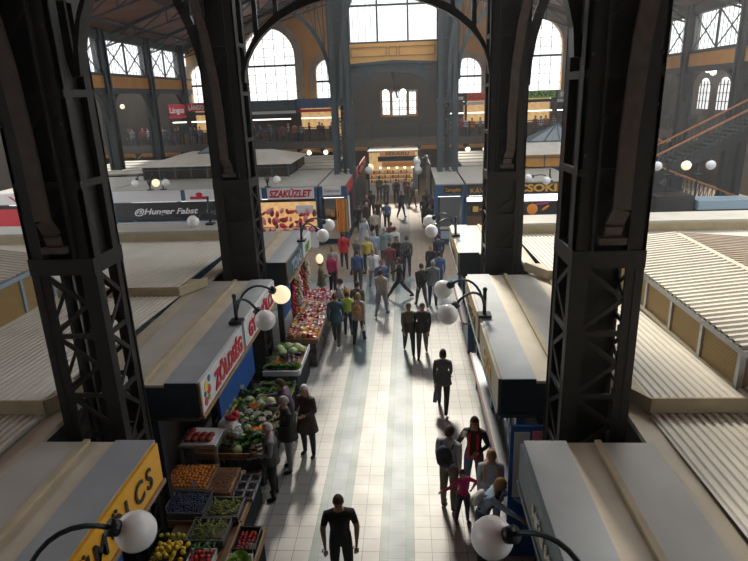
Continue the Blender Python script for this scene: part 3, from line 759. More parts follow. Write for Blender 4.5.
# small skylight box at the far right of the roofs
r = empty('skylight', (9.6, 14.6, 3.9))
b = MB(); b.box(-.9, .9, -.6, .6, 0, .12); b.build('frame', 'ink_pale', r); MB().box(-.8, .8, -.5, .5, .12, .15).build('pane', 'pane_dim', r)
tag(r, 'small blue framed skylight on the roof at the right edge', 'skylight')

# stalls across the crossing aisle, facing the camera
def text_front(s, x0, x1, y, z, size, ink, parent, **k):
    return text(s, size, (x0, y, z), (1,0,0), (0,0,1), ink, parent, width=(x1-x0) if x1 else None, **k)
def cross_stall(x0, x1, y, d, lab, boards, low=None, body='blue_paint', side=None):
    r = empty('market_stall', (x0, y, 0)); W = x1-x0
    MB().box(0, W, .02, d, ZT-.06, ZT+.0).build('stall_roof', 'sheet', r)
    MB().box(0, W, .0, .4, ZT-.62, ZT-.06).build('fascia_box', body, r)
    for (a, c, za, zb, m, tx, ink, kw) in boards:
        s = MB().box(a-x0, c-x0, -.06, .0, za, zb).build('sign_board', m, r)
        if tx:
            mar = kw.pop('mar', .08); text_front(tx, a-x0+mar*(c-a), c-x0-mar*(c-a), -.075, za+(zb-za)*kw.pop('dz', .2), kw.pop('size', .5), ink, s, **kw)
    n = max(1, round(W/3))
    for i in range(n+1): MB().box(W*i/n-.09, W*i/n+.09, -.03, .12, 0, ZT-.06).build('post', body, r)
    MB().box(0, W, d*.35, d*.35+.1, 0, ZT-.62).build('back_wall', 'wall_dark', r)
    MB().box(0, W, .3, .5, 0, 1.0).build('counter', body, r)
    MB().box(W*.1, W*.9, .6, .68, 2.4, 2.46).build('light_tube', 'tube_lit', r)
    if low: low(r, x0)
    return tag(r, lab, 'market stall')
def b_(*a, **k): return a+(k,)
cross_stall(-22.5, -15.8, 30, 6, 'far left market stall with a white board over red goods', [b_(-22.4, -18.8, 2.55, 3.12, 'white_board', 'V I', 'ink_red', mar=.3, size=.5), b_(-18.6, -16, 2.55, 3.12, 'white_board', '', '')],
            low=lambda r, x0: [MB().box(.3, 2.2, -.02, .02, 1.0, 2.3).build('red_panel', 'ink_red', r), MB().box(2.5, 6.4, -.02, .02, 1.1, 2.3).build('dark_panel', 'wood', r)] and None)
def blackbar(r, x0):
    MB().box(.1, 7.1, -.05, .0, 1.55, 2.5).build('banner', 'black_board', r)
    MB().box(0, 7.2, -.12, .0, 1.35, 1.5).build('counter_edge', 'blue_paint', r)
    MB().box(.2, 6.9, -.14, -.12, 1.42, 1.46).build('light_strip', 'white_board', r)
CS2 = cross_stall(-15.7, -8.5, 30, 7, 'cross aisle stall with white boards over a black banner in white script',
   [b_(-15.6, -11.95, 2.52, 3.12, 'white_board', '. . . . . . . . . . . . .', 'ink_grey', size=.14, dz=.45, mar=.3), b_(-11.7, -8.6, 2.52, 3.12, 'white_board', '', '')], low=blackbar)
sb = [c for c in CS2.children if c.name.startswith('banner')][0]
text_front('@Hunger Fabst', 1.15, 4.6, -.065, 1.88, .42, 'ink_white', sb, shear=.35, bold=.01)
text_front('Bejgli Kacsa', 5.0, 7.0, -.065, 1.85, .36, 'ink_grey', sb, shear=.3)
for bx, s_ in ((4.1, 'Fő'),):
    sbb = [c for c in CS2.children if c.name.startswith('sign_board')][1]
    b = MB(); b.box(.25+4.0, 1.25+4.0, -.075, -.06, 2.62, 2.76); b.ball((4.75, -.07, 2.86), .17, 12, 6, sc=(1.1, .1, .7)); b.build('red_emblem', 'ink_red', sbb)
    text_front('vaj tej sajt', 5.8, 6.9, -.075, 2.82, .16, 'ink_grey', sbb)
def meatlow(r, x0):
    MB().box(.1, 3.6, -.5, .3, 0, .95).build('display_counter', 'white_board', r)
    MB().box(.1, 3.6, .2, .25, 1.0, 2.3).build('goods_panel', 'panel_glow', r)
    MB().box(2.55, 3.45, -.3, -.2, 1.75, 2.2).build('scale_sign', 'plastic_white', r)
CS3 = cross_stall(-8.4, -4.75, 30, 7, 'cross aisle stall with the white SZAKÜZLET board in red slanted capitals',
   [b_(-8.35, -7.65, 2.5, 3.08, 'white_board', 'T', 'ink_red', size=.5, shear=.25, bold=.02, mar=.2), b_(-7.35, -4.9, 2.5, 3.08, 'white_board', 'SZAKÜZLET', 'ink_red', size=.5, shear=.25, bold=.02, mar=.04)], low=meatlow)
def shelf_low(r, x0):
    MB().box(.25, 1.15, -.03, .0, 1.6, 2.45).build('shop_window', 'pane_dim', r)
    MB().box(.25, 1.0, -.04, -.03, .35, 1.35).build('poster', 'cream', r)
CS4 = cross_stall(-4.65, -3.28, 30, 7, 'blue corner stall with a white scripted board left of the far aisle',
   [b_(-4.45, -3.5, 2.65, 3.12, 'white_board', 'Szalámi teta', 'ink_grey', size=.25, shear=.3, dz=.35)], low=shelf_low)
def shop_low(r, x0):
    MB().box(.2, 1.3, -.04, .0, 1.0, 2.5).build('shop_window', 'pane_dim', r)
    MB().box(.2, 1.3, -.1, .0, .85, .97).build('sill', 'cream', r)
    MB().box(.25, 1.2, -.05, .0, .35, .75).build('notice', 'ink_pale', r)
CS5 = cross_stall(1.35, 2.75, 29.5, 7, 'blue corner stall with a black board of gold letters right of the far aisle',
   [b_(1.75, 2.68, 2.7, 3.08, 'black_board', 'CsemegeBolt', 'ink_gold', size=.25)], low=shop_low)
def lit_low(r, x0):
    MB().box(.05, 2.1, -.08, -.0, 2.25, 2.45).build('lit_strip', 'tube_lit', r)
    MB().box(.05, 2.1, -.07, .0, 1.5, 2.2).build('banner', 'black_board', r)
    b = MB(); b.box(.35, .62, -.09, -.07, 1.72, 2.0); b.box(.68, 1.2, -.09, -.07, 1.8, 1.87); b.build('gold_emblem', 'ink_gold', r)
    MB().box(.05, 2.1, .1, .3, 1.0, 1.45).build('goods_panel', 'wood', r)
CS6 = cross_stall(2.85, 5.1, 29.5, 7, 'cross aisle stall with gold letters and a lit strip behind the second right column',
   [b_(2.9, 5.05, 2.55, 3.1, 'black_board', 'KÁVÉ • TEA', 'ink_gold', size=.3, dz=.25)], low=lit_low)
def cookie_low(r, x0):
    MB().box(.1, 2.75, -.08, -.0, 2.2, 2.5).build('lit_strip', 'tube_lit', r)
    p = MB().box(.1, 2.75, -.07, .0, 1.5, 2.15).build('banner', 'black_board', r)
    b = MB(); b.ball((.95, -.09, 1.8), .27, 14, 8, sc=(1, .12, 1)); b.build('bread_picture', 'ink_orange', p)
    b = MB(); b.ball((1.6, -.09, 1.85), .1, 12, 6, sc=(2.2, .12, .7), rot=Matrix.Rotation(-.6, 3, 'Y')); b.ball((2.35, -.09, 1.9), .16, 12, 6, sc=(1, .12, .8)); b.build('bread_picture', 'ink_orange', p)
    b = MB(); b.bar((1.1, -.085, 2.02), (1.75, -.085, 2.1), .02, .07, up=(0,0,1)); b.build('ribbon_picture', 'magenta', p)
mat('magenta', (0.55, 0.05, 0.25), .5, 0, .1)
CS7 = cross_stall(5.2, 8.3, 29.5, 7, 'cross aisle stall with a black CSOKIÉR board and bread pictures',
   [b_(5.3, 8.2, 2.58, 3.1, 'black_board', 'CSOKIÉR', 'ink_gold', size=.5, bold=.02, mar=.03)], low=cookie_low)
# continuous flat roofs of the far stall blocks with seams, a raised lantern on each
def far_roof(x0, x1, y0, y1, lab, holes_x):
    r = empty('flat_roof', (x0, y0, 3.1))
    n = 5
    for i in range(n):
        ya = (y1-y0)*i/n; b = MB(); b.box(0, x1-x0, ya, (y1-y0)*(i+1)/n-.02, .0+.02*i, .08+.02*i); b.build('roof_sheet', 'sheet', r)
        MB().box(0, x1-x0, ya-.04, ya+.04, .02*i+.06, .02*i+.12).build('roof_seam', 'cream', r)
    MB().box(0, x1-x0, y1-y0-.1, y1-y0, -3.1, 0).build('rear_wall', 'blue_paint', r)
    xi = (x1-x0) if x1 < 0 else 0
    MB().box(xi-.05, xi+.05, 6, y1-y0, -3.1, 0).build('aisle_wall', 'navy', r)
    return tag(r, lab, 'roof')
far_roof(-22.5, -4.75, 37.05, 45.2, 'flat seamed roof behind the left cross aisle stalls', None)
far_roof(3.3, 11.5, 36.55, 45.2, 'flat seamed roof behind the right cross aisle stalls', None)
mat('glazed_brown', (.045,.034,.022), .7, 0, .5, 1.5, spec=.15)
mat('sky_glass', (0.24, 0.28, 0.30), .25, 0, .1)
def hip_lantern(x0, x1, y0, y1, zb, ze, zr, lab, pyr=None, mull=8):
    r = empty('roof_lantern', ((x0+x1)/2, (y0+y1)/2, zb)); w = (x1-x0)/2; d = (y1-y0)/2; H = ze-zb
    b = MB(); t = .04
    MB().box(-w, w, -d, -d+.02, .05, H).build('glazing', 'vault' if pyr == 'ochre' else 'glazed_brown', r)
    MB().box(w-.02, w, -d, d, .05, H).build('glazing', 'glazed_brown', r); MB().box(-w, -w+.02, -d, d, .05, H).build('glazing', 'pane_dim', r)
    MB().box(-w+.3, w-.3, -d+.5, d-.3, 0.02, H*.7).build('attic_box', 'wood_pale', r)
    for i in range(mull+1): x = -w+2*w*i/mull; MB().box(x-t, x+t, -d-.03, -d+.03, 0, H).build('mullion', 'teal_dark', r)
    for i in range(5):
        y = -d+2*d*i/4; MB().box(w-.03, w+.03, y-t, y+t, 0, H).build('mullion', 'teal_dark', r); MB().box(-w-.03, -w+.03, y-t, y+t, 0, H).build('mullion', 'teal_dark', r)
    b.box(-w, w, -d-.03, -d+.03, H*.72, H*.78)
    b.build('transom', 'teal_dark', r)
    ov = .25; a = [(-w-ov, -d-ov, H), (w+ov, -d-ov, H), (w+ov, d+ov, H), (-w-ov, d+ov, H)]; R = min(w, d)*.62
    c = [(-w+R, -d+R, zr-zb), (w-R, -d+R, zr-zb), (w-R, d-R, zr-zb), (-w+R, d-R, zr-zb)]
    MB().add(a+c, [(0,3,2,1), (0,1,5,4), (1,2,6,5), (2,3,7,6), (3,0,4,7), (4,5,6,7)]).build('hipped_roof', 'corrugated', r)
    if True:
        q = MB(); ww = w-R; dd = d-R; px = min(ww*.95, 1.5 if pyr != 'ochre' else 2.6); z = zr-zb; hz = 1.0
        q.add([(-px, -dd, z+.02), (px, -dd, z+.02), (px, dd, z+.02), (-px, dd, z+.02), (0, 0, z+hz)], [(0,1,4), (1,2,4), (2,3,4), (3,0,4), (3,2,1,0)])
        s = q.build('skylight', 'sky_glass', r); b = MB()
        for e in ((-px,-dd), (px,-dd), (px,dd), (-px,dd), (0,-dd), (0,dd), (px,0), (-px,0), (-px*.5,-dd), (px*.5,-dd)): b.bar((e[0], e[1], z+.04), (0, 0, z+hz+.02), .05, .05)
        b.box(-px-.04, px+.04, -dd-.04, -dd+.04, z, z+.08); b.build('glazing_bar', 'teal_dark', s)
    return tag(r, lab, 'roof lantern')
mat('glazed_brown', (.20,.16,.10), .25, 0, .5, 1.5)
mat('sky_glass', (0.24, 0.28, 0.30), .25, 0, .1)
hip_lantern(-15.6, -7.0, 34.0, 39.5, 3.12, 3.9, 4.45, 'long hipped roof lantern with a glazed band at left beyond the crossing aisle', pyr='brown', mull=9)
hip_lantern(5.4, 12.6, 34.6, 39.8, 3.2, 3.95, 4.5, 'hipped roof lantern with glass pyramid at right beyond the crossing aisle', pyr='ochre', mull=6)
MB_ = MB().box(-14.9, -8.3, 36.9, 37.05, 0, 3.1); struct(MB_.build('trim_110', 'wall_dark'))

mat('glow_board', (0.60, 0.30, 0.10), .5, 0, .15, emit=(1, .5, .2), es=.12)  # faint glow put into the sign colour to brighten the end stall
# lit stall at the end of the aisle
def end_stall():
    r = empty('market_stall', (-.85, 45.6, 0))
    MB().box(-2.3, 1.6, 0.05, 3.5, 3.3, 3.4).build('stall_roof', 'teal_dark', r)
    s = MB().box(-1.35, 1.35, -.1, 0, 3.0, 3.42).build('sign_board', 'glow_board', r)
    text('PÉKÁRU', .33, (-.9, -.12, 3.08), (1,0,0), (0,0,1), 'wood', s, width=1.8, bold=.01)
    MB().box(-1.5, 1.5, -.05, .05, 2.62, 3.0).build('canopy', 'navy', r)
    s = MB().box(-1.2, 1.4, -.12, 0, 2.2, 2.6).build('sign_board', 'glow_board', r)
    text('Alföldi', .38, (-1.1, -.14, 2.28), (1,0,0), (0,0,1), 'ink_orange', s, width=2.2, shear=.3, bold=.02)
    MB().box(-2.3, 1.6, 2.0, 2.1, 0, 3.3).build('back_panel', 'panel_glow', r)
    for z in (.95, 1.3, 1.65):
        MB().box(-2.2, 1.1, .2, .7, z-.03, z).build('shelf', 'wood_pale', r)
    MB().box(-2.2, 1.1, .0, .25, 0, .95).build('counter', 'white_board', r)
    MB().box(1.15, 1.55, -.05, .05, .4, 2.1).build('cooler_door', 'ink_pale', r)
    for x in (-2.25, 1.6): MB().box(x-.05, x+.05, -.05, .05, 0, 3.3).build('post', 'navy', r)
    tag(r, 'brightly lit stall with orange signs closing the end of the aisle', 'market stall')
    protos = {}
    for k in range(46):
        z = (.97, 1.32, 1.67)[k % 3]; x = -2.9+ (k//3)*.21
        c = ('ink_red', 'ink_orange', 'wood_pale', 'ink_white', 'fruit_yellow')[(k*7) % 5]
        if c not in protos:
            b = MB(); b.box(-.08, .08, -.06, .06, 0, .16); b.box(-.06, .06, -.045, .045, .16, .21); o = b.build('food_package', c); protos[c] = o; q = o
        else: q = dup(protos[c])
        q.location = (x, 46.05, z); nm = {'ink_red': 'red', 'ink_orange': 'orange', 'wood_pale': 'brown', 'ink_white': 'white', 'fruit_yellow': 'yellow'}[c]
        tag(q, 'small %s food package on the shelves of the lit end stall' % nm, 'package', '%s packages in the lit end stall' % nm)
    for k, x in enumerate((-2.2, -1.55, -.9, -.3, .3)):
        b = MB(); b.ball((0, 0, 0), .09, 10, 6); o = b.build('spot_lamp', 'bulb_lit'); o.location = (x, 45.9, 2.1)
        tag(o, 'small bright lamp in the lit end stall', 'lamp', 'lamps of the lit end stall')
end_stall()

# ------------------------------------------------------------------ globe street lamps
def lamp_pair(px, py, pz, dx, dy, span, reach, rise, lit, labels, R=.2, two=True, post_h=.55, group=None, drop=0):
    """post at (px,py,pz); arms curve out along (dx,dy) and spread sideways; every globe lamp pair is one thing"""
    r = empty('globe_lamp', (px, py, pz)); d = Vector((dx, dy, 0)).normalized(); s = Vector((-d.y, d.x, 0))
    b = MB(); b.box(-.13, .13, -.13, .13, 0, .06); b.tube([(0,0,.05-drop), (0,0,post_h)], .038, 8); b.ball((0,0,post_h+.02), .05, 8, 5)
    b.build('post', 'lamp_iron', r)
    for k, q in enumerate((-1, 1) if two else (1,)):
        b = MB(); P = []
        for i in range(11):
            t = i/10; a = PI*t
            hor = reach*(1-math.cos(a*.62))/(1-math.cos(PI*.62)); z = .12+rise*math.sin(a*.75)
            P.append(d*hor+s*(q*span*t)+Vector((0, 0, z)))
        b.tube(P, .026, 8)
        e = P[-1]; dr = (P[-1]-P[-2]).normalized(); b.tube([e-dr*.02, e+dr*.10], [.085, .075], 12)
        a_ = b.build('arm', 'lamp_iron', r)
        c = e+dr*(.08+R*.9)
        g = MB().ball(c, R, 20, 12).build('globe_shade', 'globe_lit' if lit[k] else 'globe', r)
    return tag(r, labels, 'lamp', group)
lamp_pair(-3.55, 10.95, 3.17, 1, 0, -.62, .62, .52, (1, 0), 'double globe lamp on the left stall roof with its farther globe lit')
lamp_pair(1.48, 11.15, 3.17, -1, 0, .62, .62, .52, (0, 0), 'double white globe lamp on the right stall roof edge in mid aisle')
lamp_pair(-3.50, 3.85, 3.17, 1, 0, -.62, .60, .50, (0, 0), 'globe lamp arching over the yellow sign at lower left')
lamp_pair(1.50, 3.82, 3.17, -1, 0, .62, .60, .50, (0, 0), 'big white globe lamp at lower right over the leaning tourists')
lamp_pair(-3.42, 17.9, 3.17, 1, 0, -.62, .62, .52, (0, 0), 'double globe lamp on the third left stall roof')
lamp_pair(1.45, 18.2, 3.17, -1, 0, .62, .62, .52, (0, 0), 'double globe lamp on the third right stall roof')
lamp_pair(-13.45, 29.8, 3.17, 0, -1, .45, .35, .75, (0, 1), 'globe lamp over the white boards with one glowing globe')
lamp_pair(-12.75, 29.8, 3.17, 0, -1, .3, .35, .75, (0, 0), 'single white globe lamp over the white boards right of the glowing one', two=False)
lamp_pair(-7.25, 29.8, 3.17, 0, -1, .5, .35, .75, (0, 0), 'globe lamp above the slanted red sign of the cross aisle stall')
lamp_pair(-6.75, 19.2, 3.5, -1, -.2, .15, .35, .35, (0, 0), 'globe lamp standing on the left coping beside the second column', two=False, post_h=.9)
lamp_pair(6.9, 29.3, 3.17, -1, -.6, .5, .6, .2, (0, 0), 'globe lamp in front of the board with gold orange capitals')
lamp_pair(6.6, 34.2, 3.3, -1, -.6, .1, .3, .7, (0, 0), 'single globe lamp before the right roof lantern', two=False, R=.24)
lamp_pair(12.2, 28.6, 3.4, 0, -1, .55, .3, .9, (0, 1), 'globe lamp under the staircase with one glowing globe', R=.22, drop=3.4)
lamp_pair(13.6, 28.6, 3.4, 0, -1, .3, .3, .9, (0, 0), 'single globe lamp beside the glowing one under the staircase', two=False, R=.22, drop=3.4)
lamp_pair(13.4, 22.5, 3.5, 1, -.1, .3, 1.2, .4, (0, 0), 'globe lamp on a long arm at the right edge', two=False, R=.24)
lamp_pair(-3.2, 38.0, 2.7, 1, 0, -.6, .5, .5, (1, 0), 'far left aisle globe lamp with one lit globe', R=.24)
lamp_pair(1.5, 37.0, 2.7, -1, 0, .6, .7, .5, (0, 0), 'nearer double globe lamp on the right of the far aisle', R=.24)
lamp_pair(1.5, 41.5, 2.7, -1, 0, .6, .7, .5, (0, 0), 'farthest double globe lamp on the right of the far aisle', R=.24)
def hung_globes(x, y, z, w, drop, lab, grp=None):
    r = empty('hanging_lamp', (x, y, z)); b = MB(); b.tube([(0,0,drop), (0,0,.1)], .02, 6); b.tube([(-w,0,0), (-w*.5,0,.16), (0,0,.12), (w*.5,0,.16), (w,0,0)], .022, 6); b.build('bracket', 'lamp_iron', r)
    for s in (-1, 1): MB().ball((s*w, 0, -.12), .19, 12, 8).build('globe_shade', 'bulb_lit', r)
    return tag(r, lab, 'lamp', grp)
hung_globes(-.8, 49.6, 3.15, .62, .3, 'pair of lit globes hanging under the gallery above the end stall')
hung_globes(-7.6, 49.6, 3.2, .7, .3, 'pair of lit globes under the gallery left of the far left column')
hung_globes(5.6, 49.6, 3.1, .7, .3, 'pair of lit globes under the gallery right of the far right column')
hung_globes(-.75, 35.0, 7.72, .5, 1.2, 'pair of lit globes hanging high before the three part end window')
for k, (x, y, z) in enumerate(((21, 42, 8.2), (21.6, 44, 8.4), (22, 41, 7.9))):
    o = MB().ball((0,0,0), .2, 12, 8).build('wall_lamp', 'bulb_lit'); o.location = (x-.9, y, z)
    tag(o, 'small glowing globe on the dark upper right gallery wall', 'lamp', 'glowing globes of the upper right gallery')
for k, (x, y, z) in enumerate(((-22, 46, 7.3), (-22, 52, 7.2))):
    o = MB().ball((0,0,0), .18, 12, 8).build('wall_lamp', 'globe_lit'); o.location = (x, y, z)
    tag(o, 'small yellow glowing globe in the dark upper left gallery', 'lamp', 'glowing globes of the upper left gallery')

# ------------------------------------------------------------------ staircase at right
def staircase():
    r = empty('staircase', (12.0, 31, 0))
    def flight(x0, z0, x1, z1, nm, n):
        for y in (0, 1.8):
            b = MB(); b.bar((x0, y, z0-.25), (x1, y, z1-.25), .08, .45); b.build('stringer', 'iron_side', r)
            b = MB(); b.bar((x0, y, z0+.95), (x1, y, z1+.95), .09, .08); b.build('handrail', 'handrail', r)
            b = MB(); b.bar((x0, y, z0+.12), (x1, y, z1+.12), .04, .05)
            m = int(abs(x1-x0)/.22)
            for i in range(m+1):
                t = i/m; b.bar((x0+(x1-x0)*t, y, z0+(z1-z0)*t), (x0+(x1-x0)*t, y, z0+(z1-z0)*t+.93), .03, .03)
                if i < m: b.bar((x0+(x1-x0)*t, y, z0+(z1-z0)*t+.1), (x0+(x1-x0)*(i+1)/m, y, z0+(z1-z0)*(i+1)/m+.9), .02, .02)
            b.build('balustrade', 'iron_hazy', r)
        b = MB()
        for i in range(n):
            xa = x0+(x1-x0)*i/n; xb = x0+(x1-x0)*(i+1)/n; z = z0+(z1-z0)*(i+.5)/n
            b.box(min(xa, xb), max(xa, xb), 0, 1.8, z-.05, z)
        b.build('tread', 'wall_dark', r)
    flight(.3, 3.0, 7.5, 6.6, 'upper', 22); flight(.0, 2.9, 6.5, .3, 'lower', 16)
    MB().box(-1.2, .4, -.1, 2.0, 2.7, 2.95).build('landing', 'vault', r)
    for x in (4.2, 4.9): MB().box(x-.15, x+.15, .2, .5, 0, 4.8).build('support_post', 'iron_side', r)
    tag(r, 'iron staircase with two flights and orange wooden handrails at right', 'staircase')
staircase()
r = empty('market_stall', (14, 27.5, 0)); 
MB().box(-2.6, -.9, 0, 1.2, 0, 2.6).build('stall_body', 'black_board', r); MB().box(-.8, 1.6, -.2, 1.0, 2.0, 2.4).build('awning', 'ink_pale', r); MB().box(-.8, 1.6, .1, 1.0, 0, 2.0).build('back_wall', 'wall_dark', r)
tag(r, 'dark kiosk with a pale blue awning under the staircase', 'market stall')

# ------------------------------------------------------------------ people
for n_, c in dict(skin=(.48,.27,.19), hair_brown=(.06,.032,.018), hair_black=(.012,.01,.009), hair_blond=(.36,.23,.10), hair_grey=(.33,.32,.31), hair_white=(.68,.67,.66),
    black=(.012,.012,.014), jean=(.045,.085,.17), jeand=(.02,.03,.06), grey=(.26,.28,.30), greyd=(.08,.085,.09), beige=(.46,.40,.33), khaki=(.13,.12,.065), red=(.52,.012,.02),
    magenta_c=(.58,.03,.16), yellow_c=(.72,.58,.12), blue_c=(.07,.13,.30), blue_l=(.34,.46,.62), white=(.72,.72,.70), teal=(.02,.10,.15), lime_c=(.45,.65,.08), maroon=(.16,.03,.045),
    greyblue=(.40,.44,.50), tan=(.50,.25,.07), brown=(.055,.035,.025), tealg=(.20,.28,.28), orange=(.75,.26,.04), purple=(.12,.07,.14), stripe=(.55,.55,.58), shoe=(.02,.018,.018), lip=(.35,.10,.09)).items():
    mat('c_'+n_, c, .75 if n_ not in ('skin',) else .5, 0, .10, 14)
def lerp(a, b, t): return Vector(a)*(1-t)+Vector(b)*t
_pose_cache = {}
def body_mesh(key, pose, fem=False, near=False):
    """one skinned body, 1.7 m tall, facing -Y; material slots: 0 skin, 1 top, 2 legs, 3 shoes, 4 dark, 5 lips"""
    ck = (key, fem, near)
    if ck in _pose_cache: return _pose_cache[ck]
    P = dict(lean=0, hl=(0, 0), hr=(0, 0), al=None, ar=None, kl=0, kr=0, head=0, turn=0, coat=0); P.update(pose)
    wsh = .170 if fem else .192; whip = .10 if fem else .09
    V = []; E_ = []; R = []; cls = []
    def add(p, rx, ry=None, par=None, c=1):
        g_ = {1: 1.13, 2: 1.17, 3: 1.15, 0: 1.0}[c]; V.append(Vector(p)); R.append((rx*g_, (ry or rx)*g_)); 
        if par is not None: E_.append((par, len(V)-1)); cls.append(c)
        return len(V)-1
    ln = P['lean']
    def T(y, z):             # forward lean of the trunk about the hips; forward is -Y
        zz = z-.94; return (y*math.cos(ln)-zz*math.sin(ln), .94+zz*math.cos(ln)-y*0)
    def tp(x, y, z): yy, z2 = T(y, z); return (x, yy, z2)
    pel = add(tp(0, 0, .94), .155 if not fem else .16, .115)
    wai = add(tp(0, .0, 1.10), .135 if not fem else .118, .10, pel, 1)
    che = add(tp(0, .005, 1.27), .165 if not fem else .145, .115, wai, 1)
    sho = add(tp(0, .01, 1.39), .135, .085, che, 1)
    nec = add(tp(0, .0, 1.47), .055, .055, sho, 0)
    hd_c = Vector(tp(0, -.015, 1.595))
    hdb = add(tp(0, -.005, 1.53), .05, .05, nec, 0)
    ends = {}
    for s, k in ((1, 'l'), (-1, 'r')):
        f, side_ = P['h'+k]; kn = P['k'+k]
        hip = add((s*whip, T(0, .90)[0]*.3, .88), .092, .095, pel, 2)
        knee = Vector((s*(whip+.01+side_*.5), -math.sin(f)*.43, .88-math.cos(f)*.42))
        kv = add(knee, .062, .064, hip, 2)
        g = f-kn; ank = knee+Vector((side_*.3*s, -math.sin(g)*.40, -math.cos(g)*.385))
        if P.get('ground', True): pass
        cf = add(lerp(knee, ank, .35)+Vector((0, .015, 0)), .056, .06, kv, 2)
        av = add(ank, .040, .042, cf, 2)
        toe = ank+Vector((s*.02, -.15*math.cos(g*.5), -.045+(.10 if g < -.5 else 0)*0-.0))
        hv = add(ank+Vector((0, .02, -.045)), .038, .036, av, 3); tv = add(toe, .036, .028, hv, 3)
        ends['foot'+k] = ank
    for s, k in ((1, 'l'), (-1, 'r')):
        arm = P['a'+k] or ((s*.025, .02, -.27), (-s*.02, -.07, -.25))
        s0 = Vector(tp(s*wsh, .01, 1.375)); u = Vector(arm[0]).normalized()*.27; e = s0+u; w = e+Vector(arm[1]).normalized()*.25
        sv = add(s0, .062, .062, sho, 1); m1 = add(lerp(s0, e, .5), .052, .052, sv, 1)
        ev = add(e, .043, .043, m1, 1); fv = add(lerp(e, w, .4), .040, .038, ev, 1); wv = add(w, .027, .025, fv, 1 if not P.get('short') else 0)
        d = (w-e).normalized(); hv = add(w+d*.075, .040 if not near else .036, .020, wv, 0)
        if not near: add(w+d*.155, .026, .016, hv, 0)
        ends['hand'+k] = (w, d, s)
    me = bpy.data.meshes.new('person'); me.from_pydata([tuple(v) for v in V], E_, [])
    ob = bpy.data.objects.new('tmp', me); C.objects.link(ob)
    sk = ob.modifiers.new('s', 'SKIN'); sk.use_smooth_shade = True
    for i, d in enumerate(me.skin_vertices[0].data):
        d.radius = R[i]; d.use_root = (i == 0)
    sb = ob.modifiers.new('d', 'SUBSURF'); sb.levels = 2 if near else 1; sb.render_levels = sb.levels
    dg = bpy.context.evaluated_depsgraph_get(); dg.update()
    out = bpy.data.meshes.new_from_object(ob.evaluated_get(dg)); bpy.data.objects.remove(ob)
    # classify the faces by the nearest bone
    segs = [(V[a], V[b_2], cls[i], (R[a][0]+R[b_2][0])/2) for i, (a, b_2) in enumerate(E_)]
    vs_ = [v.co.copy() for v in out.vertices]; fs = [tuple(p.vertices) for p in out.polygons]; mi = []
    short = P.get('short')
    for p in out.polygons:
        c = p.center; best = 9; bc = 1
        for (a, b2, k, rr) in segs:
            ab = b2-a; t = max(0, min(1, (c-a).dot(ab)/ab.length_squared)); dd = (c-(a+ab*t)).length-rr*.5
            if dd < best: best = dd; bc = k
        if bc == 1 and short and c.z < T(0, 1.2)[1] and abs(c.x) > wsh+.0: bc = 0
        if bc in (0,) and c.z < .85 and False: bc = 0
        mi.append(bc)
    def join(mb, k):
        o = len(vs_)
        for v in mb.v: vs_.append(Vector(v))
        for f in mb.f: fs.append(tuple(o+i for i in f)); mi.append(k)
    rot = Matrix.Rotation(P['turn'], 3, 'Z') @ Matrix.Rotation(-P['head']-ln*.5, 3, 'X').inverted() if False else Matrix.Rotation(P['turn'], 3, 'Z') @ Matrix.Rotation(P['head']+ln*.6, 3, 'X')
    def hp(x, y, z): return hd_c+rot @ Vector((x, y, z))
    b = MB(); n, kk = 16, 12; pts = []
    for i in range(kk+1):
        t = PI*i/kk
        for j in range(n):
            a = 2*PI*j/n; z = math.cos(t)*.118; taper = 1-.22*max(0, -z/.118)
            pts.append(hp(.077*math.sin(t)*math.cos(a)*taper, (.096*math.sin(t)*math.sin(a))*taper-.008*max(0, -z/.118), z))
    b.add(pts, [(i*n+j, (i+1)*n+j, (i+1)*n+(j+1) % n, i*n+(j+1) % n) for i in range(kk) for j in range(n)]); join(b, 0)
    b = MB(); b.add([hp(-.010, -.092, .018), hp(.010, -.092, .018), hp(.017, -.090, -.022), hp(-.017, -.090, -.022), hp(0, -.116, -.018)], [(0,1,4), (1,2,4), (2,3,4), (3,0,4)]); join(b, 0)
    for s in (-1, 1):
        b = MB(); b.ball(hp(s*.078, .004, -.005), .022, 8, 5, sc=(.4, .8, 1.2)); join(b, 0)
        b = MB(); b.ball(hp(s*.030, -.084, .016), .0125, 8, 5); join(b, 4)
        b = MB(); b.add([hp(s*.015, -.093, .036), hp(s*.048, -.084, .038), hp(s*.048, -.082, .045), hp(s*.015, -.092, .043)], [(0,1,2,3)]); join(b, 4)
    b = MB(); b.ball(hp(0, -.086, -.052), .020, 8, 4, sc=(1.1, .5, .35)); join(b, 5)
    if near:
        for k in ('l', 'r'):
            w, d, s = ends['hand'+k]; q = d.cross(Vector((0, 1, 0)))
            if q.length < .2: q = d.cross(Vector((1, 0, 0)))
            q.normalize(); nrm = d.cross(q).normalized(); curl = nrm if nrm.dot(Vector((-s, 0, 0))) > 0 else -nrm; fwd = q if q.y < 0 else -q
            lat = fwd
            base = w+d*.095
            for i, ln_ in enumerate((.070, .080, .074, .058)):
                o0 = base+lat*(.027-.018*i); b = MB()
                b.tube([o0-d*.02, o0+d*ln_*.5, o0+d*ln_*.85+curl*.014, o0+d*ln_*1.02+curl*.034], [.0095, .009, .0085, .007], 6); join(b, 0)
            o0 = w+d*.045+lat*.026; b = MB(); b.tube([o0, o0+lat*.022+d*.022, o0+lat*.03+d*.055+curl*.012], [.011, .010, .008], 6); join(b, 0)
    mz = min(v.z for v in vs_)
    for v in vs_: v.z -= mz
    m = bpy.data.meshes.new('person'); m.from_pydata([tuple(v) for v in vs_], [], fs)
    m.polygons.foreach_set('material_index', mi); m.polygons.foreach_set('use_smooth', [True]*len(fs))
    for _ in range(6): m.materials.append(None)
    m.update()
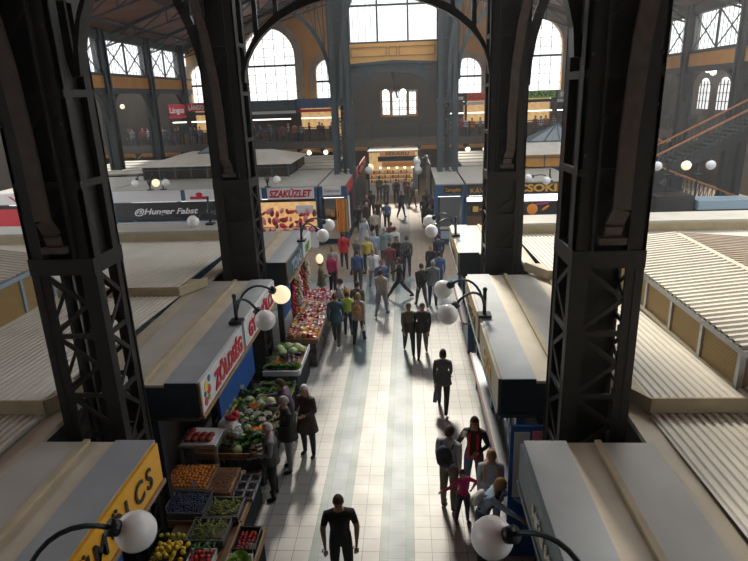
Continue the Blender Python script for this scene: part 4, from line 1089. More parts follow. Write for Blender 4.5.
    info = dict(head=hd_c-Vector((0, 0, mz)), rot=rot, T=T, mz=mz, ends=ends, ln=ln, wsh=wsh)
    _pose_cache[ck] = (m, info); return m, info
_hair_cache = {}
def hair_mesh(info, style, key):
    ck = (key, style)
    if ck in _hair_cache: return _hair_cache[ck]
    hc, rot = info['head'], info['rot']; b = MB(); n, kk = 16, 8
    def hp(x, y, z): return hc+rot @ Vector((x, y, z))
    pts = []; zl = -.10 if style == 'long' else (-.075 if style == 'bob' else -.035)
    for i in range(kk+1):
        for j in range(n):
            a = 2*PI*j/n; front = max(0, -math.sin(a)); lim = (zl if math.sin(a) > -.35 else .045+.02*front)
            if style == 'short': lim = max(lim, -.04+.06*(1-max(0, math.sin(a))))
            zt = .132; z = zt-(zt-lim)*(i/kk)**1.1; rr = math.sqrt(max(0, 1-(z/.134)**2))
            if z < 0: rr = 1.0
            pts.append(hp(.089*rr*math.cos(a), .109*rr*math.sin(a)+.004, z))
    b.add(pts, [(i*n+j, (i+1)*n+j, (i+1)*n+(j+1) % n, i*n+(j+1) % n) for i in range(kk) for j in range(n)]+[tuple(range(n))], None, True)
    if style == 'long':
        pts = []
        for i in range(6):
            t = i/5
            for j in range(9):
                a = PI*(-.05+1.1*j/8); pts.append(hc+(rot @ Vector((.09*math.cos(a)*(1+.12*t), .105*math.sin(a)+.01, -.06)))+Vector((0, .015*t, -.20*t)))
        b.add(pts, [(i*9+j, i*9+j+1, (i+1)*9+j+1, (i+1)*9+j) for i in range(5) for j in range(8)], None, True)
    me = bpy.data.meshes.new('hair'); me.from_pydata(b.v, [], b.f); me.polygons.foreach_set('use_smooth', b.sm); me.materials.append(None); me.update()
    _hair_cache[ck] = me; return me
POSES = {
 'stand': dict(hl=(.03, .02), hr=(-.04, .02), kl=.03, kr=.03),
 'walkA': dict(hl=(.40, 0), hr=(-.28, 0), kl=.12, kr=.35, al=((.03, .13, -.23), (-.02, .0, -.25)), ar=((-.03, -.08, -.25), (.03, -.16, -.2))),
 'walkB': dict(hl=(-.26, 0), hr=(.32, 0), kl=.30, kr=.08, al=((.03, -.07, -.25), (-.03, -.16, -.2)), ar=((-.03, .11, -.24), (.02, -.02, -.25))),
 'stride': dict(hl=(.62, 0), hr=(-.50, 0), kl=.10, kr=.30, al=((.08, .18, -.2), (0, .02, -.25)), ar=((-.08, -.14, -.22), (.05, -.2, -.08))),
 'reach': dict(hl=(.08, .02), hr=(-.06, .02), kl=.08, kr=.04, lean=.28, head=.25, al=((.06, -.16, -.22), (-.03, -.24, -.02)), ar=((-.05, -.18, -.18), (.05, -.24, .02))),
 'hold': dict(hl=(.05, .02), hr=(-.04, .02), kl=.05, kr=.03, head=.2, al=((.06, -.02, -.26), (-.12, -.22, .0)), ar=((-.06, -.02, -.26), (.12, -.22, .04))),
 'drink': dict(hl=(.10, .03), hr=(-.05, .03), kl=.1, kr=.04, head=.12, al=((.09, .02, -.26), (-.14, -.18, -.06)), ar=((-.12, -.10, -.2), (.10, -.10, .22))),
 'lean': dict(hl=(-.12, .02), hr=(.12, .04), kl=.05, kr=.2, lean=.45, head=.0, al=((.05, -.26, -.12), (0, -.20, -.12)), ar=((-.05, -.26, -.10), (0, -.22, -.10))),
 'tee': dict(hl=(.12, .02), hr=(-.10, .02), kl=.1, kr=.1, head=.3, short=True, al=((.07, .0, -.26), (-.02, -.10, -.24)), ar=((-.07, .0, -.26), (.02, -.10, -.24))),
 'child': dict(hl=(.05, .06), hr=(-.05, .05), kl=.05, kr=.05, head=.1, al=((.2, -.04, -.12), (-.18, -.14, -.02)), ar=((-.24, -.02, -.10), (-.22, -.06, .02))),
}
def person(x, y, rz, pose, top, legs, hair, style, lab, h=1.7, fem=False, near=False, coat=None, vest=None, lapel=False, skin='c_skin', z=0, category='person', sx=1.0):
    m, info = body_mesh(pose, POSES[pose], fem, near)
    o = bpy.data.objects.new('person', m); C.objects.link(o)
    for i, q in enumerate((skin, top, legs, 'c_shoe', 'c_black', 'c_lip')):
        o.material_slots[i].link = 'OBJECT'; o.material_slots[i].material = M[q]
    o.location = (x, y, z); o.rotation_euler = (0, 0, rz); k = h/1.72; o.scale = (k*sx, k*sx, k)
    hh = bpy.data.objects.new('hair', hair_mesh(info, style, (pose, fem, near))); C.objects.link(hh); hh.parent = o
    hh.material_slots[0].link = 'OBJECT'; hh.material_slots[0].material = M[hair]
    T, mz, ln = info['T'], info['mz'], info['ln']
    if coat:                                # open lower part of a coat / jacket / skirt
        cm, z0 = coat; b = MB(); n = 18; rows = [(1.12, .168, .132), (1.0, .192, .150), (.90, .208, .165), (z0, .222+(.9-z0)*.12, .180+(.9-z0)*.12)]; P = []
        for (zz, rx, ry) in rows:
            yy, z2 = T(0, zz) if zz > .94 else (0, zz)
            for j in range(n):
                a = 2*PI*j/n; P.append((rx*math.cos(a), yy+ry*math.sin(a), z2-mz))
        b.add(P, [(i*n+j, i*n+(j+1) % n, (i+1)*n+(j+1) % n, (i+1)*n+j) for i in range(3) for j in range(n)], None, True)
        b.build('coat_hem', cm, o)
    if vest:
        b = MB(); n = 18; rows = [(1.40, .150, .090), (1.36, .195, .130), (1.25, .200, .156), (1.12, .178, .140), (.98, .198, .156), (.88, .21, .165)]; P = []
        for (zz, rx, ry) in rows:
            yy, z2 = T(0.003, zz) if zz > .94 else (0, zz)
            for j in range(15):
                a = (-PI/2+.22+(2*PI-.44)*j/14) if not lapel else (-PI/2+(.30+.05*(j % 7))*(-1 if j < 7 else 1)); P.append((rx*math.cos(a), yy+ry*math.sin(a), z2-mz))
        b.add(P, [(i*15+j, i*15+j+1, (i+1)*15+j+1, (i+1)*15+j) for i in range(5) for j in range(14) if not (lapel and j in (6, 13))], None, True)
        b.build('open_jacket', vest, o)
    tag(o, lab, category)
    return o, info
def bag_on(o, info, m, lab, kind='backpack', size=1.0, side_='back', strap='c_black'):
    T, mz = info['T'], info['mz']; r = empty(kind, (0, 0, 0)); r.location = o.location; r.rotation_euler = o.rotation_euler; r.scale = o.scale
    if side_ == 'back':
        yy, zz = T(.20, 1.20); c = Vector((0, yy, zz-mz)); R_ = Matrix.Rotation(info['ln'], 3, 'X')
        b = MB(); b.ball(c, .165*size, 14, 10, sc=(.95, .62, 1.35), rot=R_); b.build('bag_body', m, r)
        b = MB(); b.ball(c+R_ @ Vector((0, .085*size, -.05)), .10*size, 12, 8, sc=(1.05, .5, .95), rot=R_); b.build('front_pocket', m, r)
        for s in (-1, 1):
            b = MB(); P = []
            for (y_, z_) in ((.13, 1.36), (.02, 1.445), (-.10, 1.38), (-.135, 1.25), (-.08, 1.10), (.10, 1.06)):
                a, q = T(y_, z_); P.append((s*.115, a, q-mz))
            b.tube(P, .017, 6); b.build('strap', strap, r)
    else:
        s = 1 if side_ == 'left' else -1; w, d, _ = info['ends']['hand'+('l' if s > 0 else 'r')]; c = w+d*.12-Vector((0, 0, mz))
        b = MB(); v = [(c.x-.05, c.y-.17*size, c.z-.36*size), (c.x+.05, c.y-.17*size, c.z-.36*size), (c.x+.05, c.y+.17*size, c.z-.36*size), (c.x-.05, c.y+.17*size, c.z-.36*size),
                       (c.x-.03, c.y-.13*size, c.z-.10), (c.x+.03, c.y-.13*size, c.z-.10), (c.x+.03, c.y+.13*size, c.z-.10), (c.x-.03, c.y+.13*size, c.z-.10)]
        b.add(v, [(0,3,2,1),(4,5,6,7),(0,1,5,4),(1,2,6,5),(2,3,7,6),(3,0,4,7)]); b.build('bag_body', m, r)
        b = MB(); b.tube([(c.x, c.y-.1*size, c.z-.1), (c.x, c.y-.05, c.z+.0), (c.x, c.y+.05, c.z+.0), (c.x, c.y+.1*size, c.z-.1)], .01, 6); b.build('handle', m, r)
    return tag(r, lab, 'bag')
D = math.radians
FRONT, BACK, LEFT, RIGHT = 0.0, PI, -PI/2, PI/2      # facing the camera, away, to -X, to +X
PP = person
# --- near figures
PP(-1.15, 7.43, D(8), 'tee', 'c_black', 'c_black', 'c_hair_brown', 'short', 'man in a black T-shirt walking towards the camera, head bowed, at the bottom', near=True, h=1.74)
o, i = PP(.66, 9.32, D(150), 'stand', 'c_greyblue', 'c_khaki', 'c_hair_brown', 'short', 'man in a pale grey sweater and khaki trousers, seen from behind, dark backpack', near=True, h=1.76)
bag_on(o, i, 'c_jeand', 'dark blue backpack on the man in the grey sweater')
o, i = PP(1.16, 9.72, D(-15), 'drink', 'c_black', 'c_jean', 'c_hair_brown', 'long', 'woman in a black jacket with red vest and jeans, drinking from a white cup', near=True, fem=True, vest='c_red', lapel=True, h=1.72)
cup = MB(); cup.tube([(0, 0, 0), (0, 0, .09)], [.032, .042], 12); cup.tube([(0, 0, .085), (0, 0, .095)], [.045, .045], 12)
co = cup.build('paper_cup', 'plastic_white'); w, d, s = i['ends']['handr']; kk = 1.72/1.72
wp = Matrix.Rotation(D(-15), 3, 'Z') @ (w+d*.10+Vector((0.03, -.03, -i['mz']-.03))); co.location = (1.16+wp.x, 9.72+wp.y, wp.z)
tag(co, 'white paper cup held to the mouth of the woman in the red vest', 'cup')
PP(.88, 8.92, D(25), 'child', 'c_magenta_c', 'c_jeand', 'c_hair_brown', 'bob', 'small child in a pink red top and dark leggings holding out both arms', near=True, h=1.13, fem=True)
o, i = PP(1.33, 8.68, D(-5), 'stand', 'c_greyblue', 'c_greyblue', 'c_hair_blond', 'bob', 'blonde woman in a light grey top with orange backpack straps', near=True, fem=True, h=1.70, coat=('c_greyblue', .74))
bag_on(o, i, 'c_orange', 'orange backpack on the blonde woman in grey', strap='c_orange')
o, i = PP(1.12, 8.12, D(70), 'lean', 'c_blue_l', 'c_jean', 'c_hair_blond', 'bob', 'woman in a light blue shirt bending over the counter behind the lamp globe', near=True, fem=True, h=1.68)
bag_on(o, i, 'c_white', 'small white backpack on the woman leaning over the counter', size=.8)
o, i = PP(.75, 12.93, D(172), 'walkA', 'c_greyd', 'c_black', 'c_hair_black', 'bob', 'woman in a dark jacket walking away alone in the middle of the aisle', near=True, fem=True, h=1.68, coat=('c_greyd', .80))
bag_on(o, i, 'c_jean', 'blue handbag carried by the lone woman walking away', 'handbag', side_='left')
o, i = PP(-2.74, 9.6, D(-75), 'hold', 'c_grey', 'c_black', 'c_hair_white', 'short', 'white haired shopper in a dark vest over grey sleeves at the vegetable stall', near=True, h=1.66, vest='c_greyd', coat=('c_greyd', .85))
bag_on(o, i, 'c_black', 'black shopping bag held by the white haired shopper', 'shopping_bag', side_='left')
PP(-2.60, 10.48, D(-65), 'hold', 'c_black', 'c_grey', 'c_hair_grey', 'short', 'grey haired man in a black jacket and light grey trousers at the stall', near=True, h=1.74, coat=('c_black', .78))
o, i = PP(-2.28, 11.02, D(-20), 'hold', 'c_brown', 'c_jeand', 'c_hair_white', 'long', 'shopper with long white hair, brown coat and pale blue shirt', near=True, fem=True, h=1.72, coat=('c_brown', .62))
PP(-2.72, 11.5, D(-85), 'reach', 'c_purple', 'c_greyd', 'c_hair_brown', 'bob', 'woman in a purple grey cardigan reaching over the vegetables', near=True, fem=True, h=1.64)
# --- the couple and the people around the crossing
PP(-.07, 16.24, D(5), 'walkA', 'c_khaki', 'c_black', 'c_hair_brown', 'short', 'young woman in a dark olive jacket, left of the couple walking towards us', fem=True, h=1.68, near=True, coat=('c_brown', .82))
PP(.33, 16.08, D(-4), 'walkB', 'c_black', 'c_greyd', 'c_hair_brown', 'short', 'man in a black jacket, right of the couple walking towards us', h=1.72, near=True, coat=('c_black', .84))
o, i = PP(-2.35, 17.02, D(178), 'walkA', 'c_teal', 'c_greyd', 'c_hair_brown', 'short', 'man in a dark teal jacket walking away beside the sweets table', h=1.74, near=True, coat=('c_teal', .82))
PP(-2.05, 17.75, D(185), 'stand', 'c_lime_c', 'c_jean', 'c_hair_brown', 'short', 'person in a bright lime green top in front of the teal jacket', h=1.5)
o, i = PP(-1.64, 17.13, D(172), 'walkB', 'c_beige', 'c_black', 'c_hair_blond', 'bob', 'woman in a cream jacket walking away with a tan backpack', fem=True, h=1.7, near=True, coat=('c_beige', .84))
bag_on(o, i, 'c_tan', 'tan backpack on the woman in the cream jacket', size=.9)
bag_on(o, i, 'c_white', 'white carrier bag in the hand of the woman in cream', 'shopping_bag', side_='right', size=.7)
o, i = PP(-2.36, 18.7, D(-100), 'walkA', 'c_stripe', 'c_greyd', 'c_hair_brown', 'short', 'person in a light striped shirt beside the far table with an orange brown bag', h=1.7)
bag_on(o, i, 'c_tan', 'orange brown backpack on the person in the striped shirt', size=1.0)
PP(-1.76, 18.3, D(170), 'stand', 'c_greyd', 'c_black', 'c_hair_brown', 'short', 'dark dressed person behind the woman with the tan backpack', h=1.66)
PP(-1.02, 19.5, D(160), 'walkB', 'c_beige', 'c_grey', 'c_hair_brown', 'short', 'man in a beige jacket and pale grey trousers walking away', h=1.74)
PP(-1.08, 20.98, D(20), 'walkA', 'c_blue_c', 'c_greyd', 'c_hair_brown', 'short', 'person in a bright blue jacket in the crossing', h=1.7)
PP(-.42, 21.34, D(-95), 'stride', 'c_black', 'c_black', 'c_hair_brown', 'bob', 'woman all in black striding across the aisle', fem=True, h=1.75)
o, i = PP(.40, 20.36, D(-160), 'walkA', 'c_black', 'c_greyd', 'c_hair_brown', 'short', 'person in black with a black backpack at the near edge of the crossing', h=1.7)
bag_on(o, i, 'c_black', 'black backpack left of the grey jacket with the shoulder strap')
o, i = PP(.82, 20.45, D(175), 'stand', 'c_grey', 'c_jean', 'c_hair_grey', 'short', 'man in a grey jacket and blue jeans with a dark shoulder strap', h=1.74, coat=('c_grey', .82))
PP(.85, 23.0, D(170), 'stand', 'c_black', 'c_black', 'c_hair_blond', 'bob', 'blonde person in a black coat near the right corner stall', fem=True, h=1.68, coat=('c_black', .65))
PP(1.22, 24.4, D(200), 'stand', 'c_jeand', 'c_black', 'c_hair_brown', 'short', 'dark dressed man beside the blonde in black at the right', h=1.78)
PP(1.12, 22.0, D(180), 'walkB', 'c_blue_c', 'c_jean', 'c_hair_black', 'short', 'person in dark blue hidden beyond the right globe lamps', h=1.68)
PP(-2.09, 22.25, D(178), 'stand', 'c_blue_c', 'c_greyd', 'c_hair_brown', 'short', 'man in a blue shirt seen from behind among the crowd', h=1.72)
PP(-1.48, 22.4, D(10), 'walkA', 'c_white', 'c_grey', 'c_hair_blond', 'short', 'man in an open white shirt over dark walking towards us', h=1.76, vest='c_white')
PP(-.84, 23.5, D(185), 'stand', 'c_maroon', 'c_greyd', 'c_hair_brown', 'short', 'person in a dark maroon top in the middle of the crowd', h=1.68)
PP(-.58, 24.5, D(0), 'stand', 'c_black', 'c_greyd', 'c_hair_black', 'long', 'dark haired woman in a long black coat facing us in the crowd', fem=True, h=1.7, coat=('c_black', .5))
o, i = PP(-.14, 24.2, D(178), 'stand', 'c_greyd', 'c_jeand', 'c_hair_brown', 'short', 'man in a grey brown jacket with a black rucksack at the right of the crowd', h=1.78)
bag_on(o, i, 'c_black', 'black rucksack on the man at the right of the crowd', size=.9)
PP(-2.98, 25.5, D(190), 'walkA', 'c_red', 'c_jeand', 'c_hair_brown', 'short', 'person in a bright red jacket by the hanging textiles', h=1.74, coat=('c_red', .82))
PP(-3.05, 21.9, D(150), 'stand', 'c_magenta_c', 'c_black', 'c_hair_grey', 'short', 'person in a magenta pink top at the head of the left row', h=1.72)
PP(-3.32, 20.7, D(100), 'hold', 'c_khaki', 'c_tealg', 'c_hair_brown', 'short', 'shopper in a dark green jacket next to the magenta top', h=1.7, coat=('c_khaki', .8))
PP(-3.20, 23.2, D(180), 'stand', 'c_beige', 'c_brown', 'c_hair_blond', 'long', 'long haired blonde in beige behind the magenta top', fem=True, h=1.66)
PP(-1.85, 24.6, D(180), 'stand', 'c_yellow_c', 'c_greyd', 'c_hair_blond', 'short', 'person in a yellow shirt in the crowd', h=1.7)
PP(-2.30, 24.5, D(140), 'walkB', 'c_greyd', 'c_black', 'c_hair_grey', 'short', 'grey haired person in a dark top left of the yellow shirt', h=1.7)
PP(-1.62, 25.7, D(175), 'stand', 'c_blue_l', 'c_grey', 'c_hair_grey', 'short', 'person in a pale blue shirt right of the yellow shirt', h=1.7)
PP(-1.15, 26.1, D(185), 'stand', 'c_tealg', 'c_greyd', 'c_hair_grey', 'short', 'person in a grey green jacket behind the pale blue shirt', h=1.76, coat=('c_tealg', .7), sx=1.1)
PP(-.70, 26.4, D(178), 'stand', 'c_white', 'c_black', 'c_hair_black', 'short', 'person in a white shirt with a dark mark on the back', h=1.7)
PP(-.92, 27.8, D(180), 'walkA', 'c_maroon', 'c_black', 'c_hair_brown', 'short', 'dark brown figure just beyond the white shirt', h=1.68)
PP(-2.28, 29.0, D(160), 'walkA', 'c_greyblue', 'c_grey', 'c_hair_grey', 'short', 'person in pale grey blue by the left corner stall', fem=True, h=1.66, coat=('c_greyblue', .45))
PP(-1.84, 30.4, D(180), 'stand', 'c_beige', 'c_black', 'c_hair_brown', 'short', 'person in a cream pink top entering the far aisle', h=1.72, sx=1.08)
far = [(-1.3,33.3,'c_blue_c','grey blue clothes'),(-1.85,34.2,'c_brown','brown clothes'),(-.5,36.8,'c_jeand','dark blue clothes, walking alone down the middle'),(-.91,41.8,'c_black','black clothes before the lit stall'),
       (-.13,41.2,'c_maroon','reddish dark clothes before the lit stall'),(.25,40.2,'c_greyd','dark grey clothes before the lit stall'),(1.05,36.7,'c_greyd','dark grey clothes in the right hand cluster'),(.88,34.4,'c_black','black clothes at the near side of the right hand cluster'),
       (1.42,35.6,'c_maroon','dark red brown clothes in the right hand cluster'),(-1.63,41.5,'c_greyd','dark clothes at the left of the lit stall'),(-2.85,32.6,'c_black','black clothes under the pink sign'),
       (-2.44,32.8,'c_brown','dark brown clothes on the left of the far aisle'),(-2.44,37.5,'c_black','black clothes deeper on the left of the far aisle'),(-.2,43.0,'c_brown','brown clothes right at the lit counter'),(-2.6,35.5,'c_maroon','wine coloured clothes by the left wall of the far aisle'),(-2.2,43.5,'c_khaki','olive clothes at the far left end of the aisle'),(1.2,32.6,'c_black','black clothes beside the right corner stall')]
for k, (x, y, c, lb) in enumerate(far):
    PP(x, y, (PI, 0, PI*.8)[k % 3], ('stand', 'walkA', 'walkB')[k % 3], c, ('c_black', 'c_greyd', 'c_jeand')[k % 3], ('c_hair_brown', 'c_hair_black', 'c_hair_grey')[k % 3], 'short', 'person in '+lb+(' in the far aisle' if len(lb.split()) < 10 else ''), h=1.66+.04*(k % 4))
# --- visitors behind the railing of the far gallery
cols = ['c_black', 'c_white', 'c_greyd', 'c_blue_c', 'c_red', 'c_beige', 'c_brown', 'c_grey', 'c_orange', 'c_maroon']; nmc = ['black', 'white', 'dark grey', 'blue', 'red', 'beige', 'brown', 'grey', 'orange', 'maroon']
gx = [-24.5+.62*k+random.uniform(-.2, .2) for k in range(30)]+[3.2+.6*k+random.uniform(-.2, .2) for k in range(20)]
for k, x in enumerate(gx):
    if -5.6 < x < 3: continue
    c = (k*7) % 10
    side_n = 'left' if x < -1 else 'right'
    o, _i = PP(x, 50.8+random.uniform(0, 1.0), random.choice((0, .6, PI, -1.2)), ('stand', 'walkA', 'hold')[k % 3], cols[c], 'c_greyd', ('c_hair_brown', 'c_hair_black', 'c_hair_blond')[k % 3], 'short',
       'tiny visitor in %s at the %s part of the far gallery railing' % (nmc[c], side_n), h=1.7, z=3.75)
    o['group'] = 'visitors in %s on the %s far gallery' % (nmc[c], side_n)

# ------------------------------------------------------------------ produce stands and goods
def stand(x0, x1, y0, y1, zt, lab, skirt='skirt_dark', top='wood', tilt=0.0, edge='wood_pale'):
    r = empty('produce_stand', ((x0+x1)/2, (y0+y1)/2, 0)); w = (x1-x0)/2; d = (y1-y0)/2
    MB().box(-w, w, -d, d, zt-.05, zt).build('table_top', top, r)
    b = MB(); n = 30                                            # pleated skirt towards the aisle and the near end
    for (a, c) in (((w-.03, -d+.03), (w-.03, d-.03)), ((-w+.03, -d+.03), (w-.03, -d+.03))):
        P = []
        for i in range(n+1):
            t = i/n; q = .025*(1 if i % 2 else 0); P.append((a[0]+(c[0]-a[0])*t+(q if a[0] == c[0] else 0), a[1]+(c[1]-a[1])*t-(q if a[0] != c[0] else 0)))
        b.add([(p[0], p[1], .04) for p in P]+[(p[0], p[1], zt-.05) for p in P], [(i, i+1, n+2+i, n+1+i) for i in range(n)])
    b.build('skirt', skirt, r)
    b = MB(); b.box(w, w+.03, -d, d, zt-.09, zt+.05); b.box(-w, w, -d-.03, -d, zt-.09, zt+.05); b.build('edge_board', edge, r)
    for sx in (-1, 1):
        for sy in (-1, 1): MB().box(sx*(w-.12)-.03, sx*(w-.12)+.03, sy*(d-.12)-.03, sy*(d-.12)+.03, 0, zt-.05).build('leg', 'steel', r)
    return tag(r, lab, 'stand')
def crate(x, y, z, w, d, h, m, lab, grp=None, rz=0, rim=None):
    b = MB(); t = .015; b.box(-w/2, w/2, -d/2, d/2, 0, t)
    b.box(-w/2, -w/2+t, -d/2, d/2, 0, h); b.box(w/2-t, w/2, -d/2, d/2, 0, h); b.box(-w/2, w/2, -d/2, -d/2+t, 0, h); b.box(-w/2, w/2, d/2-t, d/2, 0, h)
    b.box(-w/2-.008, w/2+.008, -d/2-.008, -d/2+.004, h-.02, h+.006); b.box(-w/2-.008, w/2+.008, d/2-.004, d/2+.008, h-.02, h+.006)
    b.box(w/2-.004, w/2+.008, -d/2, d/2, h-.02, h+.006)
    o = b.build('crate', m); o.location = (x, y, z); o.rotation_euler = (0, 0, rz); return tag(o, lab, 'crate', grp)
def fruit_mesh(kind):
    b = MB()
    if kind == 'apricot': b.ball((0,0,0), .034, 10, 7, 'f_apricot', (1, .94, .92)); b.ball((0,0,.031), .004, 5, 3, 'f_stem')
    elif kind == 'lemon': b.ball((0,0,0), .040, 12, 8, 'f_lemon', (1, 1, 1.2)); b.ball((0,0,.048), .011, 6, 4, 'f_lemon')
    elif kind == 'green_lemon': b.ball((0,0,0), .040, 12, 8, 'f_lime', (1, 1, 1.15)); b.ball((0,0,.045), .010, 6, 4, 'f_lime')
    elif kind == 'tomato': b.ball((0,0,0), .036, 12, 8, 'f_red', (1, 1, .85)); b.add([(0,0,.033)]+[(.018*math.cos(a*PI/5), .018*math.sin(a*PI/5), .031) if a % 2 else (.005*math.cos(a*PI/5), .005*math.sin(a*PI/5), .033) for a in range(10)], [(0, i+1, (i+1) % 10+1) for i in range(10)], 'f_leaf')
    elif kind == 'cabbage':
        b.ball((0,0,0), .10, 14, 9, 'f_pale', (1, 1, .88))
        for k in range(5):
            a = 2*PI*k/5; b.ball((.035*math.cos(a), .035*math.sin(a), -.015), .092, 10, 6, 'f_palegreen', (1, 1, .85), z0=.18, z1=.8)
    elif kind == 'cauliflower':
        for k in range(26):
            a = k*2.4; r = .02*math.sqrt(k); b.ball((r*math.cos(a), r*math.sin(a), .05-r*r*4), .028, 6, 4, 'f_white')
        for k in range(7):
            a = 2*PI*k/7; b.add([(.07*math.cos(a-.4), .07*math.sin(a-.4), -.02), (.07*math.cos(a+.4), .07*math.sin(a+.4), -.02), (.13*math.cos(a+.25), .13*math.sin(a+.25), .05), (.14*math.cos(a), .14*math.sin(a), .08), (.13*math.cos(a-.25), .13*math.sin(a-.25), .05)], [(0,1,2,3,4)], 'f_leaf')
    elif kind == 'aubergine': b.tube([(0,-.09,0), (0,-.06,.0), (0,0,.0), (0,.06,.004), (0,.09,.006)], [.02, .042, .045, .03, .012], 10, 'f_purple'); b.tube([(0,.085,.006), (0,.115,.012)], [.02, .006], 6, 'f_leaf')
    elif kind == 'carrot_bunch':
        for k in range(6):
            dx = (k-2.5)*.022; b.tube([(dx*.5, .10, .01*(k % 2)), (dx, 0, .01*(k % 2)+.005), (dx*1.4, -.12, 0)], [.016, .014, .003], 7, 'f_carrot')
        for k in range(7):
            dx = (k-3)*.02; b.tube([(dx*.4, .10, .01), (dx*1.5, .18, .03), (dx*2.6, .26, .02)], [.006, .014, .004], 5, 'f_leaf')
    elif kind in ('lettuce', 'dark_lettuce', 'herbs'):
        mm = {'lettuce': 'f_lettuce', 'dark_lettuce': 'f_leaf', 'herbs': 'f_herb'}[kind]
        rnd = random.Random(5)
        for ring, (rr, zz, n) in enumerate(((.03, .09, 5), (.06, .07, 7), (.09, .04, 9))):
            for k in range(n):
                a = 2*PI*k/n+ring*.5; ca, sa = math.cos(a), math.sin(a); w = .045+.01*ring; q = rnd.uniform(-.01, .01)
                def pt(u, v, z): return (ca*u-sa*v, sa*u+ca*v, z+q)
                b.add([pt(.01, 0, 0), pt(rr, -w, zz*.7), pt(rr+.03, -w*.6, zz+.02), pt(rr+.045, 0, zz+.005), pt(rr+.03, w*.6, zz+.02), pt(rr, w, zz*.7), pt(rr*.8, 0, zz*.5)], [(0,1,6), (1,2,6), (2,3,6), (3,4,6), (4,5,6), (5,0,6)], mm, True)
    elif kind == 'grapes':
        rnd = random.Random(3)
        for k in range(46):
            y = rnd.uniform(-.08, .08); w = .05*(1-((y+.08)/.2)); b.ball((rnd.uniform(-w, w), y, rnd.uniform(0, .035)), .0125, 6, 4, 'f_grape')
        b.tube([(0,-.08,.03), (0,-.11,.05)], .004, 5, 'f_stem')
    elif kind == 'pepper': b.ball((0,0,0), .038, 10, 7, 'f_yellow', (1, 1, 1.25)); b.ball((.012,0,.01), .034, 8, 6, 'f_yellow', (1, 1, 1.2)); b.tube([(0,0,.045), (.004,0,.065)], .005, 5, 'f_leaf')
    elif kind == 'turnip': b.ball((0,0,0), .045, 10, 7, 'f_white', (1, 1, .85)); b.ball((0,0,.012), .041, 10, 4, 'f_purple', (1, 1, .75), z0=0, z1=.4); b.tube([(0,0,-.03), (0,0,-.07)], [.008, .002], 5, 'f_white')
    elif kind == 'cucumber': b.tube([(0,-.12,0), (0,-.10,0), (0,0,.006), (0,.10,0), (0,.12,0)], [.006, .02, .023, .02, .006], 8, 'f_cuke')
    elif kind == 'potato': b.ball((0,0,0), .036, 8, 6, 'f_potato', (1.2, .9, .8))
    elif kind == 'onion_bunch':
        for k in range(5): b.ball(((k-2)*.028, -.06, 0), .019, 7, 5, 'f_white'); b.tube([((k-2)*.028, -.05, 0), ((k-2)*.02, .05, .01), ((k-2)*.03, .17, .0)], [.008, .006, .004], 5, 'f_leaf')
    return b
for n_, c in dict(apricot=(.80,.30,.04), lemon=(.85,.62,.05), lime=(.45,.50,.05), red=(.60,.03,.04), leaf=(.05,.14,.03), lettuce=(.24,.42,.07), herb=(.06,.17,.03), palegreen=(.42,.56,.22), pale=(.62,.68,.42), white=(.78,.77,.68),
                  purple=(.05,.012,.06), carrot=(.82,.26,.03), grape=(.28,.32,.09), yellow=(.80,.58,.10), cuke=(.05,.13,.03), potato=(.45,.30,.14), stem=(.10,.08,.03), plum=(.045,.06,.13), nut=(.36,.20,.10), berry=(.02,.025,.05)).items():
    mat('f_'+n_, c, .45, 0, .15, 18)
mat('crate_grey', (.16, .17, .18), .4, 0, .1)
mat('f_darkred', (.30, .035, .02), .5, 0, .3, 12)
mat('skirt_pattern', (.12, .11, .11), .8, 0, .8, 5)
mat('c_pink', (.70, .25, .30), .5, 0, .2, 12)
_fr = {}
def put(kind, x, y, z, rz, lab, cat, grp, sc=1.0, tilt=0):
    nm = kind
    if kind not in _fr: o = fruit_mesh(kind).build(nm); _fr[kind] = o
    else: o = dup(_fr[kind])
    o.location = (x, y, z); o.rotation_euler = (tilt, 0, rz); o.scale = (sc, sc, sc)
    return tag(o, lab, cat, grp)
def heap(kind, x0, x1, y0, y1, z, step, r, lab, cat, grp, rise=.07, layers=1, sc=1.0, tilt=0.0, jit=.25):
    nx = max(1, int((x1-x0)/step)); ny = max(1, int((y1-y0)/step)); 
    for l in range(layers):
        for i in range(nx-l*2 if nx-l*2 > 0 else 0):
            for j in range(ny-l*2 if ny-l*2 > 0 else 0):
                u = (i+l+.5)/nx; v = (j+l+.5)/ny
                x = x0+(x1-x0)*u+random.uniform(-jit, jit)*step; y = y0+(y1-y0)*v+random.uniform(-jit, jit)*step
                h = rise*(1-(2*u-1)**2)*(1-(2*v-1)**2)
                put(kind, x, y, z+r+h+l*r*1.3, random.uniform(0, 6.28), lab, cat, grp, sc*random.uniform(.9, 1.08), tilt+random.uniform(-.3, .3))
def mound(name, x0, x1, y0, y1, z, r, m, lab, cat, n=500, rise=.06):
    b = MB()
    for k in range(n):
        u, v = random.random(), random.random(); h = rise*(1-(2*u-1)**2)*(1-(2*v-1)**2)
        b.ball((x0+(x1-x0)*u, y0+(y1-y0)*v, z+h+random.uniform(0, r*1.5)), r, 6, 4, m)
    b.box(x0, x1, y0, y1, z-.01, z+.005, m)
    o = b.build(name); return tag(o, lab, cat, kind='stuff')
def price_card(x, y, z, rz, lab):
    b = MB(); b.box(-.05, .05, -.003, .003, .02, .11); b.tube([(0, 0, -.06), (0, 0, .03)], .004, 5)
    o = b.build('price_card', 'plastic_white'); o.location = (x, y, z); o.rotation_euler = (-.35, 0, rz); return tag(o, lab, 'price card', 'price cards of the left stalls')

